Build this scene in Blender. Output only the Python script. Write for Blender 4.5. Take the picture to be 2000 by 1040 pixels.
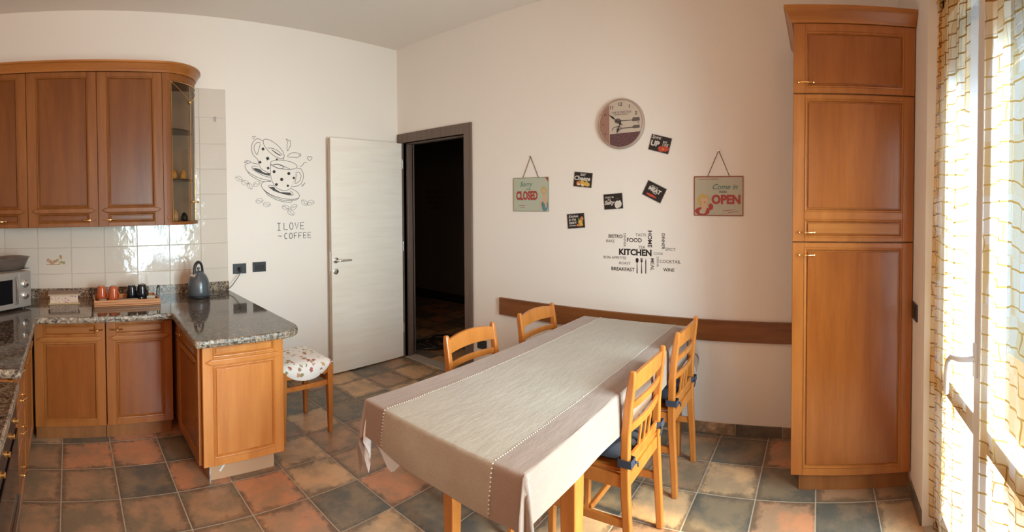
import bpy, bmesh, math, random
from mathutils import Vector, Matrix, Euler
random.seed(7)
PI = math.pi
scene = bpy.context.scene
COL = scene.collection
for o in list(bpy.data.objects): bpy.data.objects.remove(o)

# ------------------------------------------------------------------ camera
cam = bpy.data.cameras.new('camera')
cam.type = 'PANO'
cam.panorama_type = 'CENTRAL_CYLINDRICAL'
cam.central_cylindrical_range_u_min = -1.07291
cam.central_cylindrical_range_u_max = 1.07291
cam.central_cylindrical_range_v_min = -0.668406
cam.central_cylindrical_range_v_max = 0.447418
cam.central_cylindrical_radius = 1.0
cam.clip_start = 0.01
cam_o = bpy.data.objects.new('camera', cam); COL.objects.link(cam_o)
yaw, pitch, roll = 0.6420293, -0.0210466, -0.0051249
f = Vector((math.cos(yaw), math.sin(yaw), 0)); r = Vector((math.sin(yaw), -math.cos(yaw), 0)); u = Vector((0, 0, 1))
f, u = math.cos(pitch)*f + math.sin(pitch)*u, -math.sin(pitch)*f + math.cos(pitch)*u
r, u = math.cos(roll)*r + math.sin(roll)*u, -math.sin(roll)*r + math.cos(roll)*u
M = Matrix((r, u, -f)).transposed().to_4x4(); M.translation = Vector((-3.0206, -3.6572, 1.5049))
cam_o.matrix_world = M
scene.camera = cam_o

# ------------------------------------------------------------------ colour, world, light
scene.view_settings.view_transform = 'Standard'
scene.view_settings.look = 'None'
scene.view_settings.gamma = 1.0
scene.view_settings.use_curve_mapping = False
scene.view_settings.exposure = 0.22
scene.cycles.use_denoising = True
scene.cycles.max_bounces = 14
scene.cycles.diffuse_bounces = 8
scene.cycles.glossy_bounces = 5
scene.cycles.transmission_bounces = 8
scene.cycles.transparent_max_bounces = 16
scene.cycles.sample_clamp_indirect = 8.0
world = bpy.data.worlds.new('sky'); scene.world = world; world.use_nodes = True
bg = world.node_tree.nodes['Background']
bg.inputs[0].default_value = (0.80, 0.88, 1.0, 1)
bg.inputs[1].default_value = 0.6
def lamp(name, kind, loc, rot, energy, color, **kw):
    l = bpy.data.lights.new(name, kind); l.energy = energy; l.color = color
    for k, v in kw.items(): setattr(l, k, v)
    o = bpy.data.objects.new(name, l); COL.objects.link(o); o.location = loc; o.rotation_euler = rot
    return o
# the sun outside the french window, and the daylight of the balcony side
sun_dir = Vector((0.10, 1.0, -0.95)).normalized()
sun = lamp('sun', 'SUN', (-1.5, -8, 6), (0, 0, 0), 6.5, (1.0, 0.86, 0.64), angle=math.radians(3))
sun.rotation_euler = sun_dir.to_track_quat('-Z', 'Y').to_euler()
day = lamp('window_daylight', 'AREA', (-1.495, -4.56, 1.20), (PI/2-math.radians(14), 0, 0), 188.0, (0.45, 0.665, 1.0), shape='RECTANGLE', size=1.12, size_y=1.7, spread=math.radians(125))
near = lamp('near_warm_fill', 'AREA', (-3.15, -4.12, 2.05), (PI/2, 0, 0), 17.0, (1.0, 0.43, 0.18), shape='RECTANGLE', size=1.4, size_y=1.1)  # warm fill added behind the camera for the left wall, no window here
rear = lamp('rear_fill', 'AREA', (-3.90, -2.9, 1.75), (0, -PI/2, 0), 6.0, (1.0, 0.95, 0.90), shape='RECTANGLE', size=1.2, size_y=1.0)  # unseen neutral fill added at the rear wall to lift surfaces facing it
ceil = lamp('ceiling_warm_fill', 'AREA', (-2.3, -1.9, 2.96), (0, 0, 0), 6.0, (1.0, 0.45, 0.2), shape='DISK', size=.7)  # warm fill added below the ceiling, not a fitting of the room

# ------------------------------------------------------------------ materials
MATS = {}
def srgb(r, g, b):
    def c(x):
        x /= 255.0
        return x/12.92 if x <= 0.04045 else ((x+0.055)/1.055)**2.4
    return (c(r), c(g), c(b), 1)
class NT:
    def __init__(s, name):
        s.m = bpy.data.materials.new(name); s.m.use_nodes = True; s.t = s.m.node_tree
        s.b = s.t.nodes['Principled BSDF']; s.out = s.t.nodes['Material Output']; MATS[name] = s.m
    def n(s, kind, **kw):
        nd = s.t.nodes.new(kind)
        for k, v in kw.items(): setattr(nd, k, v)
        return nd
    def l(s, a, b): s.t.links.new(a, b)
    def set(s, **kw):
        for k, v in kw.items(): s.b.inputs[k.replace('_', ' ')].default_value = v
        return s
    def coords(s, scale=(1, 1, 1), kind='Object', rnd=False):
        tc = s.n('ShaderNodeTexCoord'); mp = s.n('ShaderNodeMapping'); mp.inputs['Scale'].default_value = scale
        s.l(tc.outputs[kind], mp.inputs['Vector'])
        if rnd:
            oi = s.n('ShaderNodeObjectInfo'); mu = s.n('ShaderNodeMath', operation='MULTIPLY'); mu.inputs[1].default_value = 57.0
            s.l(oi.outputs['Random'], mu.inputs[0]); s.l(mu.outputs[0], mp.inputs['Location'])
        return mp.outputs[0]
    def noise(s, vec, scale, detail=3, rough=.5):
        nz = s.n('ShaderNodeTexNoise'); nz.inputs['Scale'].default_value = scale; nz.inputs['Detail'].default_value = detail
        nz.inputs['Roughness'].default_value = rough; s.l(vec, nz.inputs['Vector']); return nz.outputs['Fac']
    def ramp(s, fac, stops, interp='LINEAR'):
        rp = s.n('ShaderNodeValToRGB'); rp.color_ramp.interpolation = interp; e = rp.color_ramp.elements
        while len(e) < len(stops): e.new(0.5)
        for k, (p, c) in enumerate(stops): e[k].position = p; e[k].color = c
        s.l(fac, rp.inputs['Fac']); return rp.outputs['Color']
    def mix(s, fac, a, b, mode='MIX'):
        mx = s.n('ShaderNodeMix', data_type='RGBA', blend_type=mode)
        for sock, val in ((mx.inputs[0], fac), (mx.inputs[6], a), (mx.inputs[7], b)):
            if isinstance(val, (int, float, tuple)): sock.default_value = val
            else: s.l(val, sock)
        return mx.outputs[2]
    def bump(s, h, strength=.2, dist=.005):
        b = s.n('ShaderNodeBump'); b.inputs['Strength'].default_value = strength; b.inputs['Distance'].default_value = dist
        s.l(h, b.inputs['Height']); s.l(b.outputs[0], s.b.inputs['Normal'])
def plain(name, col, rough=.5, metal=0, **kw):
    n = NT(name); n.set(Base_Color=col, Roughness=rough, Metallic=metal, **kw)
    return n.m
def paint(name, col):
    n = NT(name); n.set(Roughness=.85); v = n.coords()
    n.l(n.mix(n.noise(v, 1.3, 2), col, tuple(c*.96 for c in col[:3])+(1,)), n.b.inputs['Base Color'])
    n.bump(n.noise(v, 260, 2), .08, .001); return n.m
def wood(name, dark, mid, light, grain=(9, 9, .7), rough=.3, coat=.15, rnd=True):
    n = NT(name); n.set(Roughness=rough); n.b.inputs['Coat Weight'].default_value = coat; n.b.inputs['Coat Roughness'].default_value = .2
    v = n.coords(grain, rnd=rnd); a = n.noise(v, 2.2, 5, .6); v2 = n.coords(tuple(g*5 for g in grain), rnd=rnd); b = n.noise(v2, 3, 3)
    c = n.ramp(a, [(.28, dark), (.5, mid), (.75, light)])
    n.l(n.mix(n.ramp(b, [(.45, (0, 0, 0, 1)), (.8, (.30, .30, .30, 1))]), c, dark), n.b.inputs['Base Color'])
    return n.m
WALLC = (0.815, 0.76, 0.695, 1)
m_wall = paint('wall_paint', WALLC)
m_ceil = paint('ceiling_paint', (0.79, 0.73, 0.66, 1))
m_wood = wood('cherry_veneer_upright', (.27, .082, .015, 1), (.335, .109, .020, 1), (.385, .135, .028, 1))
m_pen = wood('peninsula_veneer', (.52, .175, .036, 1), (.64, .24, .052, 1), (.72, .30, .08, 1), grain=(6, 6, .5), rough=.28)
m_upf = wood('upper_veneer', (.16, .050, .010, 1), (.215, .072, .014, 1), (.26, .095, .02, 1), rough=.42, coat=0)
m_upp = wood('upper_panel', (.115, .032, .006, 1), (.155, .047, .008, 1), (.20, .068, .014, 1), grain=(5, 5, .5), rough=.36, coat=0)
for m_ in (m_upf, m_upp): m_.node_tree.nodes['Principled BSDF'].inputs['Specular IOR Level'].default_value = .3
m_pan = wood('cherry_panel', (.20, .052, .008, 1), (.26, .074, .012, 1), (.315, .100, .019, 1), grain=(5, 5, .5), rough=.22, coat=.25)
m_woodh = wood('cherry_veneer_level', (.27, .088, .016, 1), (.345, .122, .023, 1), (.41, .155, .032, 1), grain=(.7, .7, 9))
m_carc = wood('cabinet_side', (.20, .07, .018, 1), (.29, .105, .028, 1), (.35, .135, .038, 1), rough=.4)
m_chair = wood('chair_beech', (.38, .120, .020, 1), (.47, .158, .028, 1), (.54, .20, .042, 1), grain=(9, 9, 1.5), rough=.32, coat=.2)
m_rail = wood('bench_rail_walnut', (.13, .040, .010, 1), (.20, .066, .016, 1), (.25, .09, .024, 1), grain=(8, .8, 8), rough=.38)
m_frame = wood('door_frame_taupe', (.10, .066, .050, 1), (.14, .095, .074, 1), (.17, .12, .095, 1), grain=(20, 20, .8), rough=.5, coat=0)
m_leaf = wood('door_leaf_pale_oak', (.80, .73, .64, 1), (.84, .785, .70, 1), (.87, .825, .745, 1), grain=(1.0, 1.0, 10), rough=.25, coat=.2, rnd=False)
m_brass = plain('brass', (.85, .55, .22, 1), .22, 1)
m_chrome = plain('satin_chrome', (.75, .75, .74, 1), .22, 1)
m_black = plain('black_plastic', (.018, .018, .020, 1), .35)
m_anth = plain('anthracite_plate', (.03, .032, .036, 1), .4)
m_white = plain('white_enamel', (.78, .78, .76, 1), .3)
m_pvc = plain('white_window_frame', (.74, .72, .68, 1), .35)
m_dark = plain('hall_painted_shade', (.13, .12, .115, 1), .8)  # hall walls coloured dark to stand for the missing light there
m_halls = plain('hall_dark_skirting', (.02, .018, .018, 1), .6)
m_silver = plain('microwave_silver', (.50, .48, .45, 1), .35, .55)
m_glassd = plain('dark_glass', (.008, .008, .010, 1), .08)
m_grout = plain('floor_grout', (.46, .39, .31, 1), .85)
m_wgrout = plain('wall_grout', (.55, .50, .44, 1), .85)
m_ink = plain('black_vinyl', (.012, .011, .011, 1), .5)
m_ink2 = plain('grey_vinyl', (.05, .046, .044, 1), .5)
m_navy = NT('slate_blue_cloth'); m_navy.set(Base_Color=(.032, .038, .058, 1), Roughness=.9)
m_navy.bump(m_navy.noise(m_navy.coords(), 400), .4, .002); m_navy = m_navy.m
def glass_mat(name, col, alpha_mix):
    n = NT(name); g = n.n('ShaderNodeBsdfGlossy'); g.inputs['Roughness'].default_value = .03
    t = n.n('ShaderNodeBsdfTransparent'); t.inputs[0].default_value = col
    fr = n.n('ShaderNodeLayerWeight'); pw = n.n('ShaderNodeMath', operation='POWER'); n.l(fr.outputs['Facing'], pw.inputs[0]); pw.inputs[1].default_value = 4.0
    mx = n.n('ShaderNodeMixShader'); mul = n.n('ShaderNodeMath', operation='MULTIPLY_ADD'); mul.inputs[1].default_value = .6*alpha_mix; mul.inputs[2].default_value = .015*alpha_mix
    n.l(pw.outputs[0], mul.inputs[0]); n.l(mul.outputs[0], mx.inputs[0]); n.l(t.outputs[0], mx.inputs[1]); n.l(g.outputs[0], mx.inputs[2])
    n.l(mx.outputs[0], n.out.inputs[0]); return n.m
m_pane = glass_mat('window_glass', (.96, .98, .97, 1), .9)
m_smoke = glass_mat('smoked_glass', (.78, .75, .70, 1), 1.0)
def milky(name, col, tint, k):
    n = NT(name); t = n.n('ShaderNodeBsdfTransparent'); t.inputs[0].default_value = tint; mx = n.n('ShaderNodeMixShader'); mx.inputs[0].default_value = k
    n.set(Base_Color=col, Roughness=.2); n.l(t.outputs[0], mx.inputs[1]); n.l(n.b.outputs[0], mx.inputs[2]); n.l(mx.outputs[0], n.out.inputs[0]); return n.m
m_bowl = milky('grey_clear_plastic', (.20, .17, .15, 1), (.75, .72, .70, 1), .45)
def granite(name, gain, rough):
    n = NT(name); n.set(Roughness=rough); v = n.coords()
    def vor(s):
        x = n.n('ShaderNodeTexVoronoi'); x.inputs['Scale'].default_value = s; n.l(v, x.inputs['Vector']); return x.outputs['Color']
    sp = n.n('ShaderNodeSeparateColor'); n.l(vor(125), sp.inputs[0])
    sp2 = n.n('ShaderNodeSeparateColor'); n.l(vor(60), sp2.inputs[0])
    g = gain
    c1 = n.ramp(sp.outputs[0], [(0, (.025*g, .019*g, .015*g, 1)), (.28, (.115*g, .085*g, .062*g, 1)), (.5, (.25*g, .195*g, .14*g, 1)), (.8, (.40*g, .35*g, .28*g, 1))], 'CONSTANT')
    c2 = n.ramp(sp2.outputs[1], [(0, (.05*g, .045*g, .04*g, 1)), (.35, (.225*g, .165*g, .115*g, 1)), (.75, (.36*g, .31*g, .24*g, 1))], 'CONSTANT')
    n.l(n.mix(.45, c1, c2), n.b.inputs['Base Color']); return n.m
m_gran = granite('granite_polished', .48, .07)
m_grane = granite('granite_edge', 1.15, .4)
def floor_tile(name, c1, c2, edge, amt=.5):
    n = NT(name); n.set(Roughness=.34, Specular_IOR_Level=.42)
    v = n.coords(rnd=True); a = n.noise(v, 5, 4, .6); b = n.noise(v, 24, 5, .7); d = n.noise(v, 120, 3, .7)
    a2 = n.noise(v, 9, 5, .7); c = n.mix(n.ramp(a2, [(.45, (0, 0, 0, 1)), (.68, (.45, .45, .45, 1))]), n.ramp(a, [(.42, c1), (.57, c2)]), (.31, .22, .145, 1))
    tc = n.n('ShaderNodeTexCoord'); sx = n.n('ShaderNodeSeparateXYZ'); n.l(tc.outputs['Generated'], sx.inputs[0])
    def m(op, p, q=None):
        x = n.n('ShaderNodeMath', operation=op)
        for i, val in enumerate((p, q)):
            if val is None: continue
            if isinstance(val, (int, float)): x.inputs[i].default_value = val
            else: n.l(val, x.inputs[i])
        return x.outputs[0]
    ex = m('ABSOLUTE', m('SUBTRACT', sx.outputs[0], .5)); ey = m('ABSOLUTE', m('SUBTRACT', sx.outputs[1], .5))
    e = m('MAXIMUM', ex, ey); e = m('ADD', e, m('MULTIPLY', m('SUBTRACT', b, .5), .34)); e = m('ADD', e, m('MULTIPLY', m('SUBTRACT', a, .5), .42))
    e = m('ADD', e, m('MULTIPLY', m('SUBTRACT', d, .5), .12))
    k = n.ramp(e, [(.40, (0, 0, 0, 1)), (.455, (amt*.6, amt*.6, amt*.6, 1)), (.50, (amt, amt, amt, 1))])
    c = n.mix(k, c, edge)
    c = n.mix(n.ramp(d, [(.5, (0, 0, 0, 1)), (.9, (.15, .15, .15, 1))]), c, edge)
    n.l(c, n.b.inputs['Base Color']); n.bump(b, .10, .003)
    rr = n.ramp(b, [(.3, (.26, .26, .26, 1)), (.7, (.46, .46, .46, 1))]); n.l(rr, n.b.inputs['Roughness']); return n.m
FT = {'t': floor_tile('terracotta_tile', (.62, .28, .145, 1), (.42, .25, .15, 1), (.11, .074, .05, 1), .75),
      's': floor_tile('slate_tile', (.115, .112, .095, 1), (.25, .19, .125, 1), (.070, .055, .040, 1), .5),
      'n': floor_tile('tan_tile', (.66, .42, .23, 1), (.44, .31, .19, 1), (.14, .10, .068, 1), .75),
      'b': floor_tile('olive_brown_tile', (.23, .175, .115, 1), (.43, .255, .15, 1), (.085, .068, .05, 1), .65)}
def wall_tile_mat():
    n = NT('glazed_beige_tile'); n.set(Roughness=.09)
    v = n.coords(rnd=True); n.l(n.mix(n.noise(v, 3, 3), (.60, .54, .47, 1), (.66, .60, .53, 1)), n.b.inputs['Base Color'])
    n.bump(n.noise(v, 14, 3), .22, .01); return n.m
m_wtile = wall_tile_mat()
def linen(name, c1, c2, scale=1.0):
    n = NT(name); n.set(Roughness=.9); n.b.inputs['Sheen Weight'].default_value = .2
    v = n.coords((30, 260, 260)); w = n.coords((260, 30, 260)); s3 = n.coords((2, 2, 2))
    a = n.noise(v, 1.5, 3); b = n.noise(w, 1.5, 3); c = n.noise(s3, 2.5, 4)
    x = n.mix(.5, a, b); x = n.mix(.35, x, c)
    n.l(n.ramp(x, [(.38, c1), (.62, c2)]), n.b.inputs['Base Color'])
    wr = n.noise(n.coords((3, 9, 5)), 2.4, 5, .55)
    n.bump(n.mix(.12, wr, a), .38, .012); return n.m
m_cloth = linen('rose_beige_linen', (.275, .195, .155, 1), (.33, .24, .192, 1))
m_panel = linen('oat_linen_panel', (.335, .285, .225, 1), (.415, .36, .29, 1))
m_under = plain('white_undercloth', (.80, .82, .84, 1), .8)
m_lace = plain('cream_lace', (.56, .51, .44, 1), .8)
def sheer():
    n = NT('gold_patchwork_sheer'); tc = n.n('ShaderNodeTexCoord'); mp = n.n('ShaderNodeMapping')
    sx = n.n('ShaderNodeSeparateXYZ'); n.l(tc.outputs['Object'], sx.inputs[0])
    cb = n.n('ShaderNodeCombineXYZ'); n.l(sx.outputs[0], cb.inputs[0]); n.l(sx.outputs[2], cb.inputs[1])
    nz = n.n('ShaderNodeTexNoise'); nz.inputs['Scale'].default_value = 4.2; n.l(cb.outputs[0], nz.inputs['Vector'])
    mz = n.n('ShaderNodeVectorMath', operation='SCALE'); mz.inputs['Scale'].default_value = .10; n.l(nz.outputs['Color'], mz.inputs[0])
    ad = n.n('ShaderNodeVectorMath', operation='ADD'); n.l(cb.outputs[0], ad.inputs[0]); n.l(mz.outputs[0], ad.inputs[1])
    def brick(w, h, mort, off):
        br = n.n('ShaderNodeTexBrick'); br.offset = off; br.squash = 1.4; br.squash_frequency = 3
        br.inputs['Scale'].default_value = 1; br.inputs['Brick Width'].default_value = w; br.inputs['Row Height'].default_value = h
        br.inputs['Mortar Size'].default_value = mort; br.inputs['Mortar Smooth'].default_value = .4
        br.inputs['Color1'].default_value = (0, 0, 0, 1); br.inputs['Color2'].default_value = (1, 1, 1, 1); br.inputs['Mortar'].default_value = (.5, .5, .5, 1)
        n.l(ad.outputs[0], br.inputs['Vector']); return br
    b1 = brick(.15, .058, .0036, .41); b2 = brick(.045, .17, .0022, .37)
    m2_ = n.n('ShaderNodeMath', operation='MULTIPLY'); n.l(b2.outputs['Fac'], m2_.inputs[0]); m2_.inputs[1].default_value = .45
    mm = n.n('ShaderNodeMath', operation='MAXIMUM'); n.l(b1.outputs['Fac'], mm.inputs[0]); n.l(m2_.outputs[0], mm.inputs[1]); fline = mm.outputs[0]
    fine = n.noise(n.coords((500, 500, 60)), 1, 2)
    patch = n.ramp(b2.outputs['Color'], [(0, (.99, .93, .78, 1)), (.45, (.97, .84, .58, 1)), (1, (.92, .68, .32, 1))])
    line = (.42, .22, .05, 1)
    col = n.mix(fline, patch, line)
    tr = n.n('ShaderNodeBsdfTransparent'); n.l(n.mix(fline, n.mix(.12, patch, (1, 1, 1, 1)), (.40, .20, .045, 1)), tr.inputs[0])
    tl = n.n('ShaderNodeBsdfTranslucent'); n.l(col, tl.inputs[0])
    df = n.n('ShaderNodeBsdfDiffuse'); n.l(n.mix(.35, col, (.25, .15, .07, 1), 'MULTIPLY'), df.inputs[0])
    m1 = n.n('ShaderNodeMixShader'); m1.inputs[0].default_value = .35; n.l(tl.outputs[0], m1.inputs[1]); n.l(df.outputs[0], m1.inputs[2])
    fac = n.n('ShaderNodeMath', operation='MULTIPLY_ADD'); n.l(fline, fac.inputs[0]); fac.inputs[1].default_value = .07; fac.inputs[2].default_value = .016
    f2 = n.n('ShaderNodeMath', operation='MULTIPLY_ADD'); n.l(fine, f2.inputs[0]); f2.inputs[1].default_value = .022; n.l(fac.outputs[0], f2.inputs[2])
    m2 = n.n('ShaderNodeMixShader'); n.l(f2.outputs[0], m2.inputs[0]); n.l(tr.outputs[0], m2.inputs[1]); n.l(m1.outputs[0], m2.inputs[2])
    n.l(m2.outputs[0], n.out.inputs[0]); return n.m
m_sheer = sheer()
def floral(name, base, cols, scale):
    n = NT(name); n.set(Roughness=.8); v = n.coords()
    vo = n.n('ShaderNodeTexVoronoi'); vo.inputs['Scale'].default_value = scale; vo.inputs['Randomness'].default_value = 1
    nz = n.n('ShaderNodeTexNoise'); nz.inputs['Scale'].default_value = scale*2.2; n.l(v, nz.inputs['Vector'])
    vm = n.n('ShaderNodeVectorMath', operation='SCALE'); vm.inputs['Scale'].default_value = .9/scale; n.l(nz.outputs['Color'], vm.inputs[0])
    va = n.n('ShaderNodeVectorMath', operation='ADD'); n.l(v, va.inputs[0]); n.l(vm.outputs[0], va.inputs[1]); n.l(va.outputs[0], vo.inputs['Vector'])
    sp = n.n('ShaderNodeSeparateColor'); n.l(vo.outputs['Color'], sp.inputs[0])
    c = n.ramp(sp.outputs[0], [(i/len(cols), k) for i, k in enumerate(cols)], 'CONSTANT')
    k = n.ramp(vo.outputs['Distance'], [(.0, (1, 1, 1, 1)), (.34, (1, 1, 1, 1)), (.42, (0, 0, 0, 1))])
    k2 = n.ramp(sp.outputs[1], [(0, (0, 0, 0, 1)), (.35, (1, 1, 1, 1))], 'CONSTANT')
    n.l(n.mix(n.mix(1, k, k2, 'MULTIPLY'), base, c), n.b.inputs['Base Color']); return n.m
m_floral = floral('floral_cotton', (.80, .78, .74, 1), [(.42, .13, .10, 1), (.30, .28, .12, 1), (.55, .36, .16, 1), (.62, .30, .22, 1), (.34, .22, .12, 1)], 26)
m_decou = floral('floral_paper', (.62, .50, .40, 1), [(.42, .16, .16, 1), (.40, .34, .46, 1), (.60, .36, .24, 1)], 60)
m_decal = floral('tile_decal', (.62, .55, .47, 1), [(.55, .20, .10, 1), (.40, .38, .16, 1), (.70, .42, .20, 1), (.45, .25, .15, 1)], 45)

# ------------------------------------------------------------------ mesh building
class MB:
    """collects shapes, then links them as ONE mesh object"""
    def __init__(s): s.v = []; s.f = []; s.smooth = False
    def add(s, vs, fs):
        k = len(s.v); s.v += [Vector(p) for p in vs]; s.f += [[k+i for i in q] for q in fs]; return s
    def box(s, x0, x1, y0, y1, z0, z1, mat=None):
        vs = [Vector(p) for p in ((x0,y0,z0),(x1,y0,z0),(x1,y1,z0),(x0,y1,z0),(x0,y0,z1),(x1,y0,z1),(x1,y1,z1),(x0,y1,z1))]
        if mat: vs = [mat @ p for p in vs]
        return s.add(vs, [(0,3,2,1),(4,5,6,7),(0,1,5,4),(1,2,6,5),(2,3,7,6),(3,0,4,7)])
    def prism(s, poly, z0, z1, mat=None):
        n = len(poly); vs = [Vector((p[0], p[1], z0)) for p in poly] + [Vector((p[0], p[1], z1)) for p in poly]
        if mat: vs = [mat @ p for p in vs]
        fs = [list(range(n))[::-1], list(range(n, 2*n))] + [(i, (i+1) % n, n+(i+1) % n, n+i) for i in range(n)]
        return s.add(vs, fs)
    def lathe(s, prof, c=(0, 0, 0), seg=24, mat=None):
        vs = []; fs = []; n = len(prof)
        for i in range(seg):
            a = 2*PI*i/seg
            for (rr, z) in prof: vs.append(Vector((c[0]+rr*math.cos(a), c[1]+rr*math.sin(a), c[2]+z)))
        for i in range(seg):
            j = (i+1) % seg
            for k in range(n-1): fs.append((i*n+k, j*n+k, j*n+k+1, i*n+k+1))
        if prof[0][0] > 1e-5: fs.append([i*n for i in range(seg)][::-1])
        if prof[-1][0] > 1e-5: fs.append([i*n+n-1 for i in range(seg)])
        if mat: vs = [mat @ p for p in vs]
        return s.add(vs, fs)
    def tube(s, pts, rad, seg=8, cap=True, flat=1.0, up=None):
        pts = [Vector(p) for p in pts]; n = len(pts); rads = rad if isinstance(rad, (list, tuple)) else [rad]*n
        k0 = len(s.v); ref = Vector(up) if up else None; prev = None
        for i, p in enumerate(pts):
            t = (pts[min(i+1, n-1)] - pts[max(i-1, 0)]).normalized()
            if ref is not None: a = ref - t*ref.dot(t)
            elif prev is None: a = t.orthogonal()
            else: a = prev - t*prev.dot(t)
            a.normalize(); prev = a; b = t.cross(a)
            for j in range(seg):
                w = 2*PI*(j+.5)/seg; s.v.append(p + (a*math.cos(w) + b*math.sin(w)*flat)*rads[i])
        for i in range(n-1):
            for j in range(seg):
                q = (j+1) % seg; s.f.append([k0+i*seg+j, k0+i*seg+q, k0+(i+1)*seg+q, k0+(i+1)*seg+j])
        if cap: s.f.append([k0+j for j in range(seg)][::-1]); s.f.append([k0+(n-1)*seg+j for j in range(seg)])
        return s
    def bar(s, pts, w, d, up=(0, 0, 1), flip=False):
        """rectangular section swept along pts: w along 'side', d along 'up-ish'"""
        pts = [Vector(p) for p in pts]; n = len(pts); k0 = len(s.v); U = Vector(up)
        for i, p in enumerate(pts):
            t = (pts[min(i+1, n-1)] - pts[max(i-1, 0)]).normalized(); a = (U - t*U.dot(t)).normalized(); b = t.cross(a)
            ww = w[i] if isinstance(w, (list, tuple)) else w; dd = d[i] if isinstance(d, (list, tuple)) else d
            for (x, y) in ((-1, -1), (1, -1), (1, 1), (-1, 1)): s.v.append(p + b*x*ww/2 + a*y*dd/2)
        for i in range(n-1):
            for j in range(4):
                q = (j+1) % 4; s.f.append([k0+i*4+j, k0+i*4+q, k0+(i+1)*4+q, k0+(i+1)*4+j])
        s.f.append([k0+3, k0+2, k0+1, k0]); s.f.append([k0+(n-1)*4+j for j in range(4)]); return s
    def sphere(s, c, r, seg=12, sc=(1, 1, 1)):
        prof = [(r*math.sin(PI*i/8)*1.0, -r*math.cos(PI*i/8)) for i in range(9)]; prof[0] = (0, -r); prof[-1] = (0, r)
        m = Matrix.Translation(c) @ Matrix.Diagonal((sc[0], sc[1], sc[2], 1)); return s.lathe(prof, seg=seg, mat=m)
    def ribbon(s, pts, w, n=0.0, closed=False, thick=.0006):
        """flat stroke lying in the local XY plane"""
        P = [Vector((p[0], p[1], 0)) for p in pts]
        if closed: P = P + [P[0]]
        L = []
        for i, p in enumerate(P):
            a = P[i-1] if i > 0 else (P[-2] if closed else P[0]); b = P[i+1] if i < len(P)-1 else (P[1] if closed else P[-1])
            t = (b-a); t = t.normalized() if t.length > 1e-9 else Vector((1, 0, 0)); q = Vector((-t.y, t.x, 0))*w/2
            L.append((p+q, p-q))
        k = len(s.v)
        for a, b in L:
            s.v += [a+Vector((0, 0, n+thick)), b+Vector((0, 0, n+thick)), a+Vector((0, 0, n)), b+Vector((0, 0, n))]
        for i in range(len(L)-1):
            x = k+i*4; y = x+4
            s.f += [[x, x+1, y+1, y], [x+2, x, y, y+2], [x+1, x+3, y+3, y+1]]
        return s
    def poly(s, pts, n0, n1): return s.prism(pts, n0, n1)
    def build(s, name, mat, parent=None, bevel=0, smooth=False, local=False, seg=2, **props):
        me = bpy.data.meshes.new(name)
        vs = s.v
        if parent is not None and not local:
            inv = world_matrix(parent).inverted(); vs = [inv @ p for p in vs]
        me.from_pydata([tuple(p) for p in vs], [], s.f); me.update()
        bm = bmesh.new(); bm.from_mesh(me); bmesh.ops.recalc_face_normals(bm, faces=bm.faces); bm.to_mesh(me); bm.free()
        me.materials.append(mat)
        if smooth:
            me.polygons.foreach_set('use_smooth', [True]*len(me.polygons)); 
            me.update()
        o = bpy.data.objects.new(name, me); COL.objects.link(o)
        if parent is not None: o.parent = parent
        if smooth and smooth != 'all':
            for e in me.edges: pass
            es = o.modifiers.new('edges', 'EDGE_SPLIT'); es.split_angle = math.radians(38)
        if bevel:
            b = o.modifiers.new('bevel', 'BEVEL'); b.width = bevel; b.segments = seg; b.limit_method = 'ANGLE'; b.angle_limit = math.radians(40)
        for k, v in props.items(): o[k] = v
        return o
def world_matrix(o):
    m = Matrix.LocRotScale(o.location, o.rotation_euler, o.scale)
    return world_matrix(o.parent) @ m if o.parent else m
def tag(o, label=None, cat=None, group=None, kind=None):
    if label: o['label'] = label
    if cat: o['category'] = cat
    if group: o['group'] = group
    if kind: o['kind'] = kind
    return o
def thing(name, label, cat, loc=(0, 0, 0), rot=(0, 0, 0), group=None):
    o = bpy.data.objects.new(name, None); COL.objects.link(o); o.empty_display_size = .05
    o.location = loc; o.rotation_euler = rot
    return tag(o, label, cat, group)
def struct_empty(name, loc=(0, 0, 0), label=None):
    o = bpy.data.objects.new(name, None); COL.objects.link(o); o.location = loc
    return tag(o, label=label, kind='structure')
def copy_tree(o, parent=None):
    c = o.copy(); COL.objects.link(c); c.parent = parent
    for ch in list(o.children): copy_tree(ch, c)
    return c
ROT_L = Matrix(((1, 0, 0), (0, 0, -1), (0, 1, 0))).to_euler()      # plane of the left wall: x right, y up, z out of the wall
ROT_R = Matrix(((0, 0, -1), (-1, 0, 0), (0, 1, 0))).to_euler()     # plane of the right wall
def on_wall(name, label, cat, side, a, z, off=0.0, group=None):
    if side == 'L': return thing(name, label, cat, (a, -off, z), ROT_L, group)
    return thing(name, label, cat, (-off, a, z), ROT_R, group)
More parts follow.
